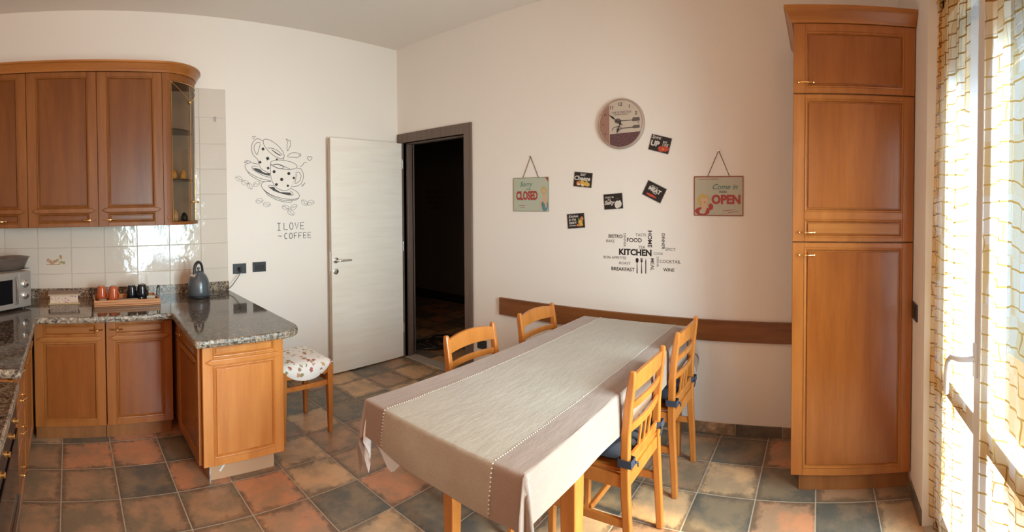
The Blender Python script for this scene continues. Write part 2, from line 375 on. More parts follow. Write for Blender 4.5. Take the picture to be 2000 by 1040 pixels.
def text(name, body, parent, mat, width=None, height=None, at=(0, 0), n=.001, rot=0, weight=0, thick=.0006, shear=0, spacing=1.0, keep=False):
    cu = bpy.data.curves.new('lettering', 'FONT'); cu.body = body; cu.align_x = 'CENTER'; cu.align_y = 'CENTER'; cu.size = 1
    cu.offset = weight; cu.resolution_u = 3; cu.shear = shear; cu.space_character = spacing; cu.fill_mode = 'FRONT'
    t = bpy.data.objects.new('lettering', cu); COL.objects.link(t)
    dg = bpy.context.evaluated_depsgraph_get(); dg.update(); me = bpy.data.meshes.new_from_object(t.evaluated_get(dg))
    bpy.data.objects.remove(t)
    xs = [v.co.x for v in me.vertices]; ys = [v.co.y for v in me.vertices]
    w = max(xs)-min(xs); h = max(ys)-min(ys); cx = (max(xs)+min(xs))/2; cy = (max(ys)+min(ys))/2
    sx = width/w if width else height/h; sy = height/h if height else sx
    c, s_ = math.cos(rot), math.sin(rot)
    for v in me.vertices:
        x, y = (v.co.x-cx)*sx, (v.co.y-cy)*sy
        v.co = Vector((at[0]+x*c-y*s_, at[1]+x*s_+y*c, n))
    me.materials.clear(); me.materials.append(mat)
    me.name = name; o = bpy.data.objects.new(name, me); COL.objects.link(o); o.parent = parent
    return o
# ------------------------------------------------------------------ the room
H = 3.023
def st(mb, name, mat, parent=None, **k):
    o = mb.build(name, mat, parent, **k)
    if parent is None: tag(o, kind='structure')
    return o
st(MB().box(-4.1, .12, 0, .15, -.1, H), 'wall_left', m_wall)
w = MB(); w.box(0, .12, -.09, 0, -.1, H); w.box(0, .12, -.90, -.09, 2.10, H); w.box(0, .12, -4.45, -.90, -.1, H)
wall_r = st(w, 'wall_right', m_wall)
OX0, OX1, OZ = -2.12, -.87, 2.45
w = MB(); w.box(OX1, 0, -4.45, -4.15, -.1, H); w.box(OX0, OX1, -4.45, -4.15, OZ, H); w.box(-4.1, OX0, -4.45, -4.15, -.1, H)
st(w, 'wall_near', m_wall)
st(MB().box(-4.1, -3.95, -4.15, 0, -.1, H), 'wall_rear', m_wall)
st(MB().box(-4.1, 2.5, -4.45, 2.6, H, H+.12), 'ceiling', m_ceil)
# floor: grout bed with every tile laid on it
fl = st(MB().box(-4.1, 2.35, -4.45, 2.45, -.08, -.0015), 'floor', m_grout)
S = .305; XB = 11.1288; YA = 1.9869
tiles = {}
spec = {(0,0):'b',(1,0):'t',(2,0):'t',(3,0):'s',(0,1):'b',(1,1):'b',(2,1):'s',(3,1):'t',(0,2):'b',(1,2):'b',(2,2):'b',(3,2):'b',(4,2):'t',(5,2):'n',(6,2):'b',
 (0,3):'b',(1,3):'n',(2,3):'b',(3,3):'b',(4,3):'t',(5,3):'s',(6,3):'t',(5,4):'n',(6,4):'s',(4,4):'n',(5,1):'n',(6,1):'b',(6,0):'n',(7,0):'s',(7,1):'t',(8,0):'s',(9,0):'n',(8,1):'b',
 (7,-1):'s',(8,-1):'n',(9,-1):'b',(10,-1):'n',(6,-1):'s',(7,-2):'b',(8,-2):'n',(9,-2):'s',(10,-2):'b',(6,-2):'s',
 (10,7):'b',(10,8):'s',(10,9):'t',(9,7):'b',(9,8):'n',(9,9):'s',(9,10):'b',(9,6):'b',(8,6):'s',(8,7):'n',(8,8):'s',(8,9):'t',(8,10):'s',(8,11):'n',(7,7):'t',(7,5):'t',(7,6):'n',(7,8):'n',(10,6):'s',(9,5):'t',(10,5):'n',(8,5):'n',(7,3):'n',(7,2):'s'}
meshes = {}
def tile_mesh(kind, w, d):
    key = (kind, round(w, 3), round(d, 3))
    if key not in meshes:
        g = .0024; e = .0015; mb = MB()
        mb.add([(g,g,-.006),(w-g,g,-.006),(w-g,d-g,-.006),(g,d-g,-.006),(g+e,g+e,0),(w-g-e,g+e,0),(w-g-e,d-g-e,0),(g+e,d-g-e,0)],
               [(4,5,6,7),(0,1,5,4),(1,2,6,5),(2,3,7,6),(3,0,4,7)])
        o = mb.build('tile', FT[kind]); meshes[key] = o.data; bpy.data.objects.remove(o)
    return meshes[key]
rr = random.Random(3)
for i in range(-3, 19):
    for j in range(-9, 13):
        x0, x1 = (i-XB)*S, (i+1-XB)*S; y1, y0 = -(j+YA)*S, -(j+1+YA)*S
        k = spec.get((i, j)) or rr.choice('tsnbbsn')
        if x0 < 0 and x1 > .05:
            pass
        inroom = x0 < 0 and y1 < .02 and y0 > -4.5 and x0 > -4.0 and x0 > -4.0
        inhall = x1 > .12 and y1 > -1.6 and y1 < 2.4 and x0 < 2.2
        if not (inroom or inhall): continue
        if inroom and not inhall: x1 = min(x1, .0); y1 = min(y1, 0)
        if inroom and x0 > -2.6 and False: continue
        if y0 < -4.16: y0 = max(y0, -4.16)
        if x1-x0 < .03 or y1-y0 < .03: continue
        if inhall and (x0+x1)/2 > .9 and (y0 < -1.0): continue
        o = bpy.data.objects.new('tile', tile_mesh(k, x1-x0, y1-y0)); COL.objects.link(o); o.parent = fl; o.location = (x0, y0, 0)
# skirting tiles
bb = struct_empty('baseboard_right')
def skirt(parent, along, a0, a1, fixed, sgn, z1=.072):
    a = a0; k = 0
    while a > a1+.02:
        b = max(a-S, a1); kind = ['b', 'n', 's', 'n', 'b'][k % 5]; k += 1
        mb = MB()
        if along == 'y': mb.box(min(fixed, fixed+sgn*.009), max(fixed, fixed+sgn*.009), b+.002, a-.002, .001, z1)
        else: mb.box(b+.002, a-.002, min(fixed, fixed+sgn*.009), max(fixed, fixed+sgn*.009), .001, z1)
        mb.build('skirting_tile', FT[kind], parent); a = b
skirt(bb, 'y', -1.0 + .0 - .0, -3.55, 0, -1)
bb = struct_empty('baseboard_left'); skirt(bb, 'x', -.0, -1.86, 0, -1)
bb = struct_empty('baseboard_near'); skirt(bb, 'x', -.02, OX1, -4.15, 1)
# backsplash: glazed tiles laid one by one on the left wall
bs = st(MB().box(-3.95, -1.762, -.004, 0, .83, 2.447), 'trim_1', m_wgrout)
bs['label'] = 'glazed beige backsplash of square wall tiles'
kx = -1.762; cnt = 0; wt = {}
xs = [-1.762, -1.988, -2.243, -2.498, -2.753, -3.008, -3.263, -3.518, -3.773]
zs = [.83, 1.01, 1.21, 1.405, 1.605, 1.805, 2.005, 2.215, 2.447]
for a in range(len(xs)-1):
    for b in range(len(zs)-1):
        if a >= 2 and b >= 3: continue
        key = (round(xs[a]-xs[a+1], 3), round(zs[b+1]-zs[b], 3))
        if key not in wt:
            mb = MB(); g = .0014; W_, H_ = key; e = .0022
            mb.add([(g,0,g),(W_-g,0,g),(W_-g,0,H_-g),(g,0,H_-g),(g+e,-.004,g+e),(W_-g-e,-.004,g+e),(W_-g-e,-.004,H_-g-e),(g+e,-.004,H_-g-e)],
                   [(4,5,6,7),(0,1,5,4),(1,2,6,5),(2,3,7,6),(3,0,4,7)])
            o = mb.build('tile', m_wtile); wt[key] = o.data; bpy.data.objects.remove(o)
        o = bpy.data.objects.new('tile', wt[key]); COL.objects.link(o); o.parent = bs; o.location = (xs[a+1], -.0042, zs[b])
# painted decals on two tiles
def blob(cx, cy, rx, ry, seed, n=28, jag=.25):
    q = random.Random(seed); ph = [q.uniform(0, 6.28) for _ in range(4)]
    return [(cx+rx*math.cos(a)*(1+jag*math.sin(3*a+ph[0])*.6+jag*math.sin(7*a+ph[1])*.5), cy+ry*math.sin(a)*(1+jag*math.sin(4*a+ph[2])*.6+jag*math.sin(9*a+ph[3])*.4)) for a in [2*PI*k/n for k in range(n)]]
ML = Matrix.LocRotScale(None, ROT_L, None); MR = Matrix.LocRotScale(None, ROT_R, None)
m_dc = [plain('decal_'+n_, c_, .12) for n_, c_ in (('rose', (.50, .24, .16, 1)), ('ochre', (.52, .36, .16, 1)), ('leaf', (.30, .32, .16, 1)), ('cane', (.42, .27, .16, 1)))]
for (cx, cz) in ((-3.125, 1.11), (-2.115, 1.31)):
    for k in range(12):
        q = random.Random(k*7+int(cz*100)); MB().prism(blob(cx+q.uniform(-.06, .06), cz+q.uniform(-.018, .018)+(.022 if k > 8 else 0), q.uniform(.010, .018), q.uniform(.006, .012), k), .0083, .0087+k*.00004, ML).build('painted_motif', m_dc[k % 4], bs)
    MB().prism([(cx-.075, cz-.028), (cx+.03, cz-.030), (cx+.035, cz-.024), (cx-.075, cz-.022)], .0083, .0086, ML).build('painted_motif', m_dc[3], bs)
mb = MB().box(-1.868, -1.845, -.018, -.008, 2.185, 2.225); mb.build('wall_hook', m_chrome, bs, bevel=.003)
# interior door: frame and leaf
d = struct_empty('door_1', (0, -.5, 0)); d['label'] = 'pale oak door standing open against the wall in a taupe frame'
fr = MB()
fr.box(-.018, .14, -.09, -.012, 0, 2.19); fr.box(-.018, .14, -.985, -.90, 0, 2.19); fr.box(-.018, .14, -.90, -.09, 2.10, 2.19)
fr.box(.03, .09, -.115, -.09, 0, 2.10); fr.box(.03, .09, -.90, -.885, 0, 2.10); fr.box(.03, .09, -.90, -.09, 2.085, 2.10)
fr.build('door_frame', m_frame, d, bevel=.003)
MB().box(-.005, .125, -.90, -.09, -.002, .006).build('threshold', plain('stone_threshold', (.42, .38, .33, 1), .5), d)
leaf = MB().box(-.832, -.022, -.088, -.046, .012, 2.095).build('door_leaf', m_leaf, d, bevel=.0015)
MB().box(-.836, -.831, -.085, -.049, .012, 2.095).build('leaf_edge', plain('leaf_edge_band', (.50, .44, .36, 1), .5), leaf)
h = MB(); Y = -.09
rm = Matrix.Translation((-.795, Y, 1.015)) @ Matrix.Rotation(PI/2, 4, 'X')
h.lathe([(.026, -.003), (.026, .007), (.022, .009)], seg=20, mat=rm); h.tube([(-.795, Y, 1.015), (-.795, Y-.045, 1.015), (-.785, Y-.052, 1.015), (-.66, Y-.052, 1.012)], .0085, 10)
h.build('door_handle', m_chrome, leaf, smooth=True)
rm = Matrix.Translation((-.795, Y, .915)) @ Matrix.Rotation(PI/2, 4, 'X')
MB().lathe([(.026, -.003), (.026, .006), (.021, .008)], seg=20, mat=rm).box(-.799, -.791, Y-.0095, Y-.007, .90, .925).build('lock_rosette', m_chrome, leaf, smooth=True)
MB().box(-.8365, -.8355, -.078, -.056, .92, 1.09).build('latch_plate', m_chrome, leaf)
for z in (.25, 1.05, 1.85): MB().lathe([(.006, 0), (.006, .09)], c=(-.018, -.095, z), seg=8).build('hinge', m_chrome, leaf)
# dark hallway beyond the doorway
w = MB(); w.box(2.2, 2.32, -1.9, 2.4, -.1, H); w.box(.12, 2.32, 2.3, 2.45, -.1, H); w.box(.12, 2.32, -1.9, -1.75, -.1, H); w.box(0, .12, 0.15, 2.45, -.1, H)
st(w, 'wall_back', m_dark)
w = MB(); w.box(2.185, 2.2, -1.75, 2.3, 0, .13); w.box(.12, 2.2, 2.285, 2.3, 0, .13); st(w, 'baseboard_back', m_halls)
# french window
wi = struct_empty('window_1', (-1.495, -4.25, 0)); wi['label'] = 'white french window with two glazed leaves'
WY0, WY1 = -4.275, -4.215
fm = MB(); fm.box(OX0, OX0+.045, -4.30, WY1, 0, OZ); fm.box(OX1-.045, OX1, -4.30, WY1, 0, OZ); fm.box(OX0, OX1, -4.30, WY1, OZ-.05, OZ); fm.box(OX0, OX1, -4.30, WY1, 0, .03)
fm.build('window_frame', m_pvc, wi, bevel=.004)
def casement(x0, x1, handle=False):
    lf = MB(); sw = .065
    lf.box(x0, x0+sw, WY0, WY1+.006, .035, OZ-.055); lf.box(x1-sw, x1, WY0, WY1+.006, .035, OZ-.055)
    lf.box(x0+sw, x1-sw, WY0, WY1+.006, .035, .13); lf.box(x0+sw, x1-sw, WY0, WY1+.006, OZ-.125, OZ-.055); lf.box(x0+sw, x1-sw, WY0, WY1+.006, .68, .76)
    o = lf.build('casement', m_pvc, wi, bevel=.004)
    MB().box(x0+sw, x1-sw, -4.248, -4.243, .13, .68).build('pane', m_pane, o); MB().box(x0+sw, x1-sw, -4.248, -4.243, .76, OZ-.125).build('pane', m_pane, o)
    if handle:
        hh = MB(); hx = x0+.035
        hh.box(hx-.014, hx+.014, WY1+.006, WY1+.016, .90, 1.02); hh.tube([(hx, WY1+.012, .965), (hx, -4.165, .965), (hx+.015, -4.145, .965), (hx+.06, -4.135, .96), (hx+.105, -4.135, .93), (hx+.125, -4.135, .88), (hx+.13, -4.135, .80)], .0105, 10)
        hh.build('window_handle', m_pvc, o, smooth=True)
casement(-1.475, -.918, True); casement(-2.072, -1.487)
for k in range(10):
    z = 2.06+k*.045; MB().box(OX0+.01, OX1-.01, -4.405, -4.392, z+.002, z+.043).build('shutter_slat', plain('shutter_slat', (.42, .36, .28, 1), .5) if k == 0 else bpy.data.materials['shutter_slat'], wi, bevel=.003)
st(MB().box(-4.5, 1.5, -5.6, -4.45, -.10, -.02), 'trim_2', plain('balcony_floor', (.45, .38, .30, 1), .8))['label'] = 'balcony floor outside the french window'
# ------------------------------------------------------------------ cabinet doors
FA = ML.copy()
def frame_at(rot, origin): return Matrix.Translation(origin) @ Matrix.LocRotScale(None, rot, None)
ROT_D = Matrix(((0, 0, 1), (1, 0, 0), (0, 1, 0))).to_euler()       # faces +x
def handle_bow(F, cu_, cv, n, parent, L=.075, brass=None, vertical=False):
    h = MB(); pts = []
    for k in range(9):
        a = k/8; pts.append((cu_-L/2+L*a, cv, n+.010+.014*math.sin(PI*a)))
    h.tube([F @ Vector(p) for p in pts], [.0032, .0034, .0038, .0042, .0045, .0042, .0038, .0034, .0032], 8)
    for e in (-1, 1):
        h.tube([F @ Vector((cu_+e*L/2, cv, n-.001)), F @ Vector((cu_+e*L/2, cv, n+.009))], [.0055, .0032], 8)
        h.sphere(F @ Vector((cu_+e*L/2, cv, n+.011)), .0058, 8)
    return h.build('handle', brass or m_brass, parent, smooth=True)
def cab_door(parent, F, u0, u1, v0, v1, opens, handle=None, t=.02, name='door', accent=None, mat=None, pmat=None, amat=None):
    """opens: [(u0,u1,v0,v1)] panels, from bottom to top; F maps (u, v, n) to the world, n = 0 is the carcass front"""
    mat = mat or m_wood; g = .0015; a, b, c, d = u0+g, u1-g, v0+g, v1-g
    m = MB(); pu0 = min(o[0] for o in opens); pu1 = max(o[1] for o in opens)
    m.box(a, b, c, d, 0, t-.010, F)
    m.box(a, pu0, c, d, t-.010, t, F); m.box(pu1, b, c, d, t-.010, t, F)
    vs = [c] + [x for o in opens for x in (o[2], o[3])] + [d]
    for k in range(0, len(vs), 2): m.box(pu0, pu1, vs[k], vs[k+1], t-.010, t, F)
    # moulded inner edge
    for (p0, p1, q0, q1) in opens:
        e = .014; A = [(p0, q0), (p1, q0), (p1, q1), (p0, q1)]; B = [(p0+e, q0+e), (p1-e, q0+e), (p1-e, q1-e), (p0+e, q1-e)]
        for k in range(4):
            x = (k+1) % 4; a_, b_, c_, d_ = A[k], A[x], B[x], B[k]
            mid = lambda P, Q, s: (P[0]*(1-s)+Q[0]*s, P[1]*(1-s)+Q[1]*s)
            p3, p4 = mid(a_, d_, .45), mid(b_, c_, .45)
            m.add([F @ Vector((*a_, t)), F @ Vector((*b_, t)), F @ Vector((*p4, t+.003)), F @ Vector((*p3, t+.003)), F @ Vector((*c_, t-.009)), F @ Vector((*d_, t-.009))], [(0, 1, 2, 3), (3, 2, 4, 5)])
    o = m.build(name, mat, parent, bevel=.0016, seg=1)
    for (p0, p1, q0, q1) in opens:
        MB().box(p0+.019, p1-.019, q0+.019, q1-.019, t-.0095, t-.003, F).build('panel', pmat or (m_woodh if (q1-q0) < .13 else m_pan), o, bevel=.0025)
    if accent:
        for (z0, z1) in accent:
            zc = (z0+z1)/2; MB().poly([(0, 0)], 0, 0)
            mm = MB(); mm.prism([(pu0-.045, zc), (pu0-.012, z0), (pu1+.012, z0), (pu1+.045, zc), (pu1+.012, z1), (pu0-.012, z1)], t, t+.010, F)
            mm.build('rail_moulding', amat or m_woodh, o, bevel=.006)
    if handle: handle_bow(F, handle[0], handle[1], t, o)
    return o
# tall larder cabinet
TX = -.58
tall = thing('tall_cabinet', 'tall cherry wood larder cabinet standing in the corner by the curtained window', 'cabinet', (-.29, -3.84, 0))
MB().box(TX, -.002, -4.147, -3.525, .105, 2.415).build('carcass', m_carc, tall, bevel=.001)
MB().box(-.54, -.02, -4.147, -3.565, 0, .105).build('plinth', m_carc, tall, bevel=.002)
F = frame_at(ROT_R, (TX, 0, 0))
U = lambda y: -y
cab_door(tall, F, U(-3.525), U(-4.147), 2.064, 2.415, [(U(-3.585), U(-4.09), 2.095, 2.375)], (U(-3.59), 2.115))
cab_door(tall, F, U(-3.525), U(-4.147), 1.312, 2.060, [(U(-3.585), U(-4.09), 1.335, 1.425), (U(-3.585), U(-4.09), 1.465, 2.035)], (U(-3.60), 1.36))
cab_door(tall, F, U(-3.525), U(-4.147), .108, 1.308, [(U(-3.585), U(-4.09), .145, 1.28)], (U(-3.60), 1.245))
def crown(path, z0, parent, close_top=True, h=.075):
    """moulding swept along path (x, y, nx, ny)"""
    prof = [(0, 0), (.010, 0), (.016, .012), (.040, .050), (.048, .056), (.048, h), (0, h)]
    m = MB(); n = len(prof)
    for (x, y, nx, ny) in path:
        for (o_, z) in prof: m.v.append(Vector((x+nx*o_, y+ny*o_, z0+z)))
    for i in range(len(path)-1):
        for k in range(n):
            q = (k+1) % n; m.f.append([i*n+k, (i+1)*n+k, (i+1)*n+q, i*n+q])
    m.f.append(list(range(n))); m.f.append([(len(path)-1)*n+k for k in range(n)][::-1])
    return m.build('crown_moulding', m_woodh, parent, smooth=False)
crown([(-.002, -3.525, 0, 1), (TX-.02, -3.525, -1, 1), (TX-.02, -4.147, -1, 0)], 2.415, tall)
MB().box(TX-.02, -.002, -4.147, -3.525, 2.415, 2.43).build('top_board', m_carc, tall)
# upper wall cabinets on the left wall
UY = -.33; UZ0, UZ1 = 1.378, 2.462
Fu = frame_at(ROT_L, (0, UY+.02, 0))
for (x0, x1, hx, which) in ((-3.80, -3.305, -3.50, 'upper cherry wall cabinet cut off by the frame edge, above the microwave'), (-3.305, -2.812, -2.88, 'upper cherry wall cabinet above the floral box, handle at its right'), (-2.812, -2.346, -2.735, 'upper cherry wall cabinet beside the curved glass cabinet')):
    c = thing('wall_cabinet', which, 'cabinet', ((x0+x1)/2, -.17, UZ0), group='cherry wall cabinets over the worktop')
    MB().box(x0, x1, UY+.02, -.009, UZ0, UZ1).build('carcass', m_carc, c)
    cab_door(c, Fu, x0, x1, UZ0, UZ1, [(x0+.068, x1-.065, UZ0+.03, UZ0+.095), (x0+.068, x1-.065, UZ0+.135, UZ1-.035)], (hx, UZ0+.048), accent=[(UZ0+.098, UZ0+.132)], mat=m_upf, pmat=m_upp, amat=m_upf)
# curved glass end cabinet
cg = thing('display_cabinet', 'curved end cabinet with smoked glass door and brass strips', 'cabinet', (-2.2, -.16, UZ0))
CX, RX, RY = -2.346, .315, .33
def arc(t, k=1.0, dr=0): return (CX+(RX*k+dr)*math.sin(t), -.006-(RY*k-.006+dr)*math.cos(t))
T = [PI/2*i/20 for i in range(21)]
def quarter(z0, z1, k=1.0, nm='shelf', mat=None, par=cg):
    return MB().prism([(CX, -.006)] + [arc(t, k) for t in T], z0, z1).build(nm, mat or m_wood, par)
quarter(UZ0, UZ0+.022, 1.03, 'bottom_board', m_upf); quarter(UZ1-.05, UZ1, 1.0, 'top_board', m_upf)
MB().box(CX, -2.04, -.012, -.006, UZ0, UZ1).build('back_panel', plain('cabinet_back', (.42, .31, .24, 1), .6), cg)
MB().box(CX, CX+.012, -.31, -.006, UZ0, UZ1).build('side_panel', m_carc, cg)
gl = MB()
def shell(m, t0, t1, z0, z1, dr0, dr1, n=10):
    vs = []; 
    for i in range(n+1):
        t = t0+(t1-t0)*i/n
        for dr in (dr0, dr1):
            x, y = arc(t, 1, dr)
            vs += [(x, y, z0), (x, y, z1)]
    fs = []
    for i in range(n):
        a = i*4; b = a+4; fs += [(a, b, b+1, a+1), (a+3, b+3, b+2, a+2), (a+1, b+1, b+3, a+3), (a, a+2, b+2, b)]
    fs += [(0, 1, 3, 2), (n*4, n*4+2, n*4+3, n*4+1)]
    return m.add(vs, fs)
t1, t2, t3 = math.radians(11), math.radians(46), math.radians(88)
fs_ = MB(); shell(fs_, 0, t1, UZ0+.022, UZ1-.05, -.016, .004, 3); shell(fs_, t3, PI/2, UZ0+.022, UZ1-.05, -.012, .002, 2); fs_.build('stile', m_upf, cg, bevel=.001)
g1 = shell(MB(), t1, t3, UZ0+.022, UZ1-.05, -.006, -.003, 18).build('glass_pane', m_smoke, cg)
st_ = MB()
for tt in (t1+.02, t2, t3-.02): shell(st_, tt-.006, tt+.006, UZ0+.022, UZ1-.05, -.004, .002, 1)
for i in range(14):
    pass
def on_arc(t, z, dr=.0): x, y = arc(t, 1, dr); return (x, y, z)
st_.tube([on_arc(t1+(t2-t1)*k/8, UZ1-.055-.13*k/8) for k in range(9)], .0028, 6)
st_.tube([on_arc(t2+(t3-t2)*k/8, UZ1-.185+.13*k/8) for k in range(9)], .0028, 6)
st_.tube([on_arc(t1+(t3-t1)*k/12, UZ1-.056) for k in range(13)], .0026, 6)
st_.sphere(Vector(on_arc(t2, UZ1-.185)), .014, 10, (1, 1, 1)); st_.build('brass_strips', m_brass, cg, smooth=True)
st2 = MB(); st2.tube([on_arc(t2+.02, UZ0+.165, .012), on_arc(t3-.15, UZ0+.165, .012)], .004, 6)
for tt in (t2+.05, t3-.2): st2.sphere(Vector(on_arc(tt, UZ0+.165, .012)), .010, 8)
st2.build('handle', m_brass, cg, smooth=True)
MB().sphere(Vector(on_arc(t1*.5, UZ0+.052, .010)), .008, 8).build('knob', m_brass, cg, smooth=True)
m_shelf = plain('smoked_shelf', (.06, .045, .035, 1), .15)
quarter(UZ0+.325, UZ0+.333, .93, 'shelf', m_shelf); quarter(UZ0+.69, UZ0+.698, .93, 'shelf', m_shelf)
# crown over the wall cabinets
cr = thing('cornice', 'cherry wood cornice running along the top of the wall cabinets', 'cornice', (-2.9, -.2, UZ1))
path = [(-3.80, UY, 0, -1), (-2.346, UY, 0, -1)] + [(arc(t)[0], arc(t)[1], math.sin(t), -math.cos(t)) for t in T[1:]]
crown(path, UZ1+.001, cr, h=.068)
MB().prism([(-3.80, -.006), (-3.80, UY)] + [arc(t) for t in T], UZ1+.001, UZ1+.012).build('top_board', m_carc, cr)
# ------------------------------------------------------------------ base cabinets and worktop
WT, WB = .83, .792
Fb = frame_at(ROT_L, (0, -.585, 0))
for (x0, x1, hx, lab) in ((-3.262, -2.802, -2.86, 'cherry base cabinet under the floral box, handle at its top right'), (-2.798, -2.362, -2.73, 'cherry base cabinet under the wooden tray, handle at its top left')):
    c = thing('base_cabinet', lab, 'cabinet', ((x0+x1)/2, -.3, 0), group='cherry base cabinets')
    MB().box(x0, x1, -.583, -.03, .10, WB-.004).build('carcass', m_carc, c)
    MB().box(x0, x1, -.535, -.51, 0, .10).build('plinth', m_carc, c)
    cab_door(c, Fb, x0, x1, .105, .785, [(x0+.062, x1-.058, .145, .648), (x0+.062, x1-.058, .692, .762)], (hx, .727), accent=[(.655, .685)])
# peninsula unit
pen = thing('peninsula_cabinet', 'cherry wood peninsula cabinet with panelled end under the granite overhang', 'cabinet', (-2.1, -.6, 0))
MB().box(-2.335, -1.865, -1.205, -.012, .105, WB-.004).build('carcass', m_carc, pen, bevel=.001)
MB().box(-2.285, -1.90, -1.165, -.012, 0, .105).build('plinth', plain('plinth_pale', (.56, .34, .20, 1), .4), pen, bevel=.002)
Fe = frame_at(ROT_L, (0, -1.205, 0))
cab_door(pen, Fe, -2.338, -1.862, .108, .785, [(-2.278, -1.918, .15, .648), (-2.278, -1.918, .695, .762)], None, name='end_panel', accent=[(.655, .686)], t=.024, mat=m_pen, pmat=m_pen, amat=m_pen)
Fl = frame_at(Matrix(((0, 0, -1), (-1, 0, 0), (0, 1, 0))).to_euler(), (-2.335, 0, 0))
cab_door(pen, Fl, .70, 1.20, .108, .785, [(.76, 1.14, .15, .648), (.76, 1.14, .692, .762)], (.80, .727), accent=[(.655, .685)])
MB().add([(-2.235, -1.1665, .045), (-2.225, -1.1665, .040), (-2.185, -1.1665, .088), (-2.197, -1.1665, .092)], [(0, 1, 2, 3)]).build('chip_mark', m_white, pen)
MB().box(-2.29, -2.282, -1.172, -1.163, 0, .105).build('plinth_corner', m_chrome, pen)
# drawer leg running towards the viewer along the rear wall
lg = thing('drawer_cabinet', 'cherry drawer cabinet with brass handles under the left worktop arm', 'cabinet', (-3.55, -1.2, 0))
LX = -3.272
MB().box(-3.93, LX-.02, -1.66, -.60, .10, WB-.004).build('carcass', m_carc, lg)
MB().box(-3.6, LX-.06, -1.66, -.60, 0, .10).build('plinth', m_carc, lg)
Fd = frame_at(ROT_D, (LX-.02, 0, 0))
cab_door(lg, Fd, -1.10, -.625, .105, .785, [(-1.05, -.68, .145, .648), (-1.05, -.68, .692, .762)], (-1.03, .727), accent=[(.655, .685)])
for (z0, z1) in ((.105, .335), (.340, .505), (.510, .655), (.660, .785)):
    cab_door(lg, Fd, -1.655, -1.103, z0, z1, [(-1.60, -1.16, z0+.03, z1-.025)], (-1.33, (z0+z1)/2), name='drawer')
lg2 = thing('spacer_cabinet', 'narrow cherry wood filler between drawer cabinet and oven', 'cabinet', (-3.55, -1.74, 0))
MB().box(-3.93, -3.262, -1.79, -1.665, .10, .745).build('side_panel', m_wood, lg2, bevel=.002)
MB().box(-3.93, -3.33, -1.79, -1.665, 0, .10).build('plinth', m_carc, lg2)
ov = thing('oven', 'built-in dark glass oven under the left worktop arm', 'oven', (-3.55, -2.2, 0))
MB().box(-3.93, -3.27, -2.50, -1.80, .06, WB-.004).build('body', m_black, ov, bevel=.002)
MB().box(-3.27, -3.235, -2.48, -1.82, .40, .66).build('oven_door', m_glassd, ov, bevel=.003)
MB().box(-3.27, -3.235, -2.48, -1.82, .08, .385).build('lower_panel', plain('oven_brown', (.07, .05, .04, 1), .3), ov, bevel=.003)
MB().box(-3.236, -3.222, -2.48, -1.82, .388, .402).build('trim_bar', m_chrome, ov, bevel=.002)
MB().box(-3.27, -3.238, -2.48, -1.82, .68, .785).build('control_panel', m_black, ov, bevel=.003)
for y in (-1.92, -2.04, -2.16, -2.28):
    MB().lathe([(.013, 0), (.013, .004), (.009, .006), (.009, .016), (.007, .018)], seg=16, mat=Matrix.Translation((-3.238, y, .73)) @ Matrix.Rotation(PI/2, 4, 'Y')).build('knob', m_brass, ov, smooth=True)
# granite worktop
wt_ = thing('worktop', 'polished grey-brown granite worktop wrapping round to the peninsula', 'worktop', (-2.9, -.4, .8))
def rounded(pts, rad, seg=5):
    out = []; n = len(pts)
    for i in range(n):
        p, a, b = Vector(pts[i]), Vector(pts[i-1]), Vector(pts[(i+1) % n]); R = rad.get(i, 0)
        if not R: out.append((p.x, p.y)); continue
        d1 = (a-p).normalized()*R; d2 = (b-p).normalized()*R
        for k in range(seg+1):
            t = k/seg; q = (p+d1)*(1-t)**2 + p*2*t*(1-t) + (p+d2)*t**2; out.append((q.x, q.y))
    return out
outline = rounded([(-3.945, -.006), (-1.765, -.006), (-1.795, -1.29), (-1.865, -1.36), (-2.405, -1.355), (-2.375, -.685), (-3.24, -.685), (-3.24, -1.655), (-3.945, -1.655)], {2: .05, 3: .05, 4: .02, 5: .04, 6: .03, 7: .01})
def slab(outline, edges, par):
    top = MB().prism(outline, WB, WT-.0005).build('slab', m_gran, par)
    e = MB(); L = outline; n = len(L); prof = [(.0, WB-.001), (.004, WB+.004), (.006, (WB+WT)/2), (.004, WT-.005), (-.001, WT-.0003), (-.004, WT+.0001)]
    idx = [i for i in range(n) if edges(L[i])]
    # outward normals
    k0 = 0; m = len(prof)
    for i in idx:
        p, a, b = Vector(L[i]), Vector(L[i-1]), Vector(L[(i+1) % n]); t = ((b-p).normalized()+(p-a).normalized())
        if t.length < 1e-6: t = (b-p)
        t.normalize(); nn = Vector((-t.y, t.x))
        area = sum(L[k][0]*L[(k+1) % n][1]-L[(k+1) % n][0]*L[k][1] for k in range(n))
        if area > 0: nn = -nn
        for (o_, z) in prof: e.v.append(Vector((p.x+nn.x*o_, p.y+nn.y*o_, z)))
    for q in range(len(idx)-1):
        if idx[q+1] != idx[q]+1: continue
        for k in range(m-1): e.f.append([q*m+k, (q+1)*m+k, (q+1)*m+k+1, q*m+k+1])
    return e.build('rough_edge', m_grane, par)
slab(outline, lambda p: p[1] < -.05 and p[0] > -3.90 or p == outline[-1], wt_)
o2 = rounded([(-3.945, -1.80), (-3.232, -1.80), (-3.232, -3.2), (-3.945, -3.2)], {1: .02})
wt2 = thing('hob_worktop', 'granite worktop section over the oven at the frame edge', 'worktop', (-3.6, -2.4, .8))
slab(o2, lambda p: p[0] > -3.9 or p == o2[0], wt2)
wu = MB().box(-3.945, -1.765, -.028, -.0095, WT, .902).build('granite_upstand', m_gran); tag(wu, 'low granite upstand strip along the back of the worktop', 'upstand')
wu.data.materials[0] = granite('granite_upstand', 1.15, .15)
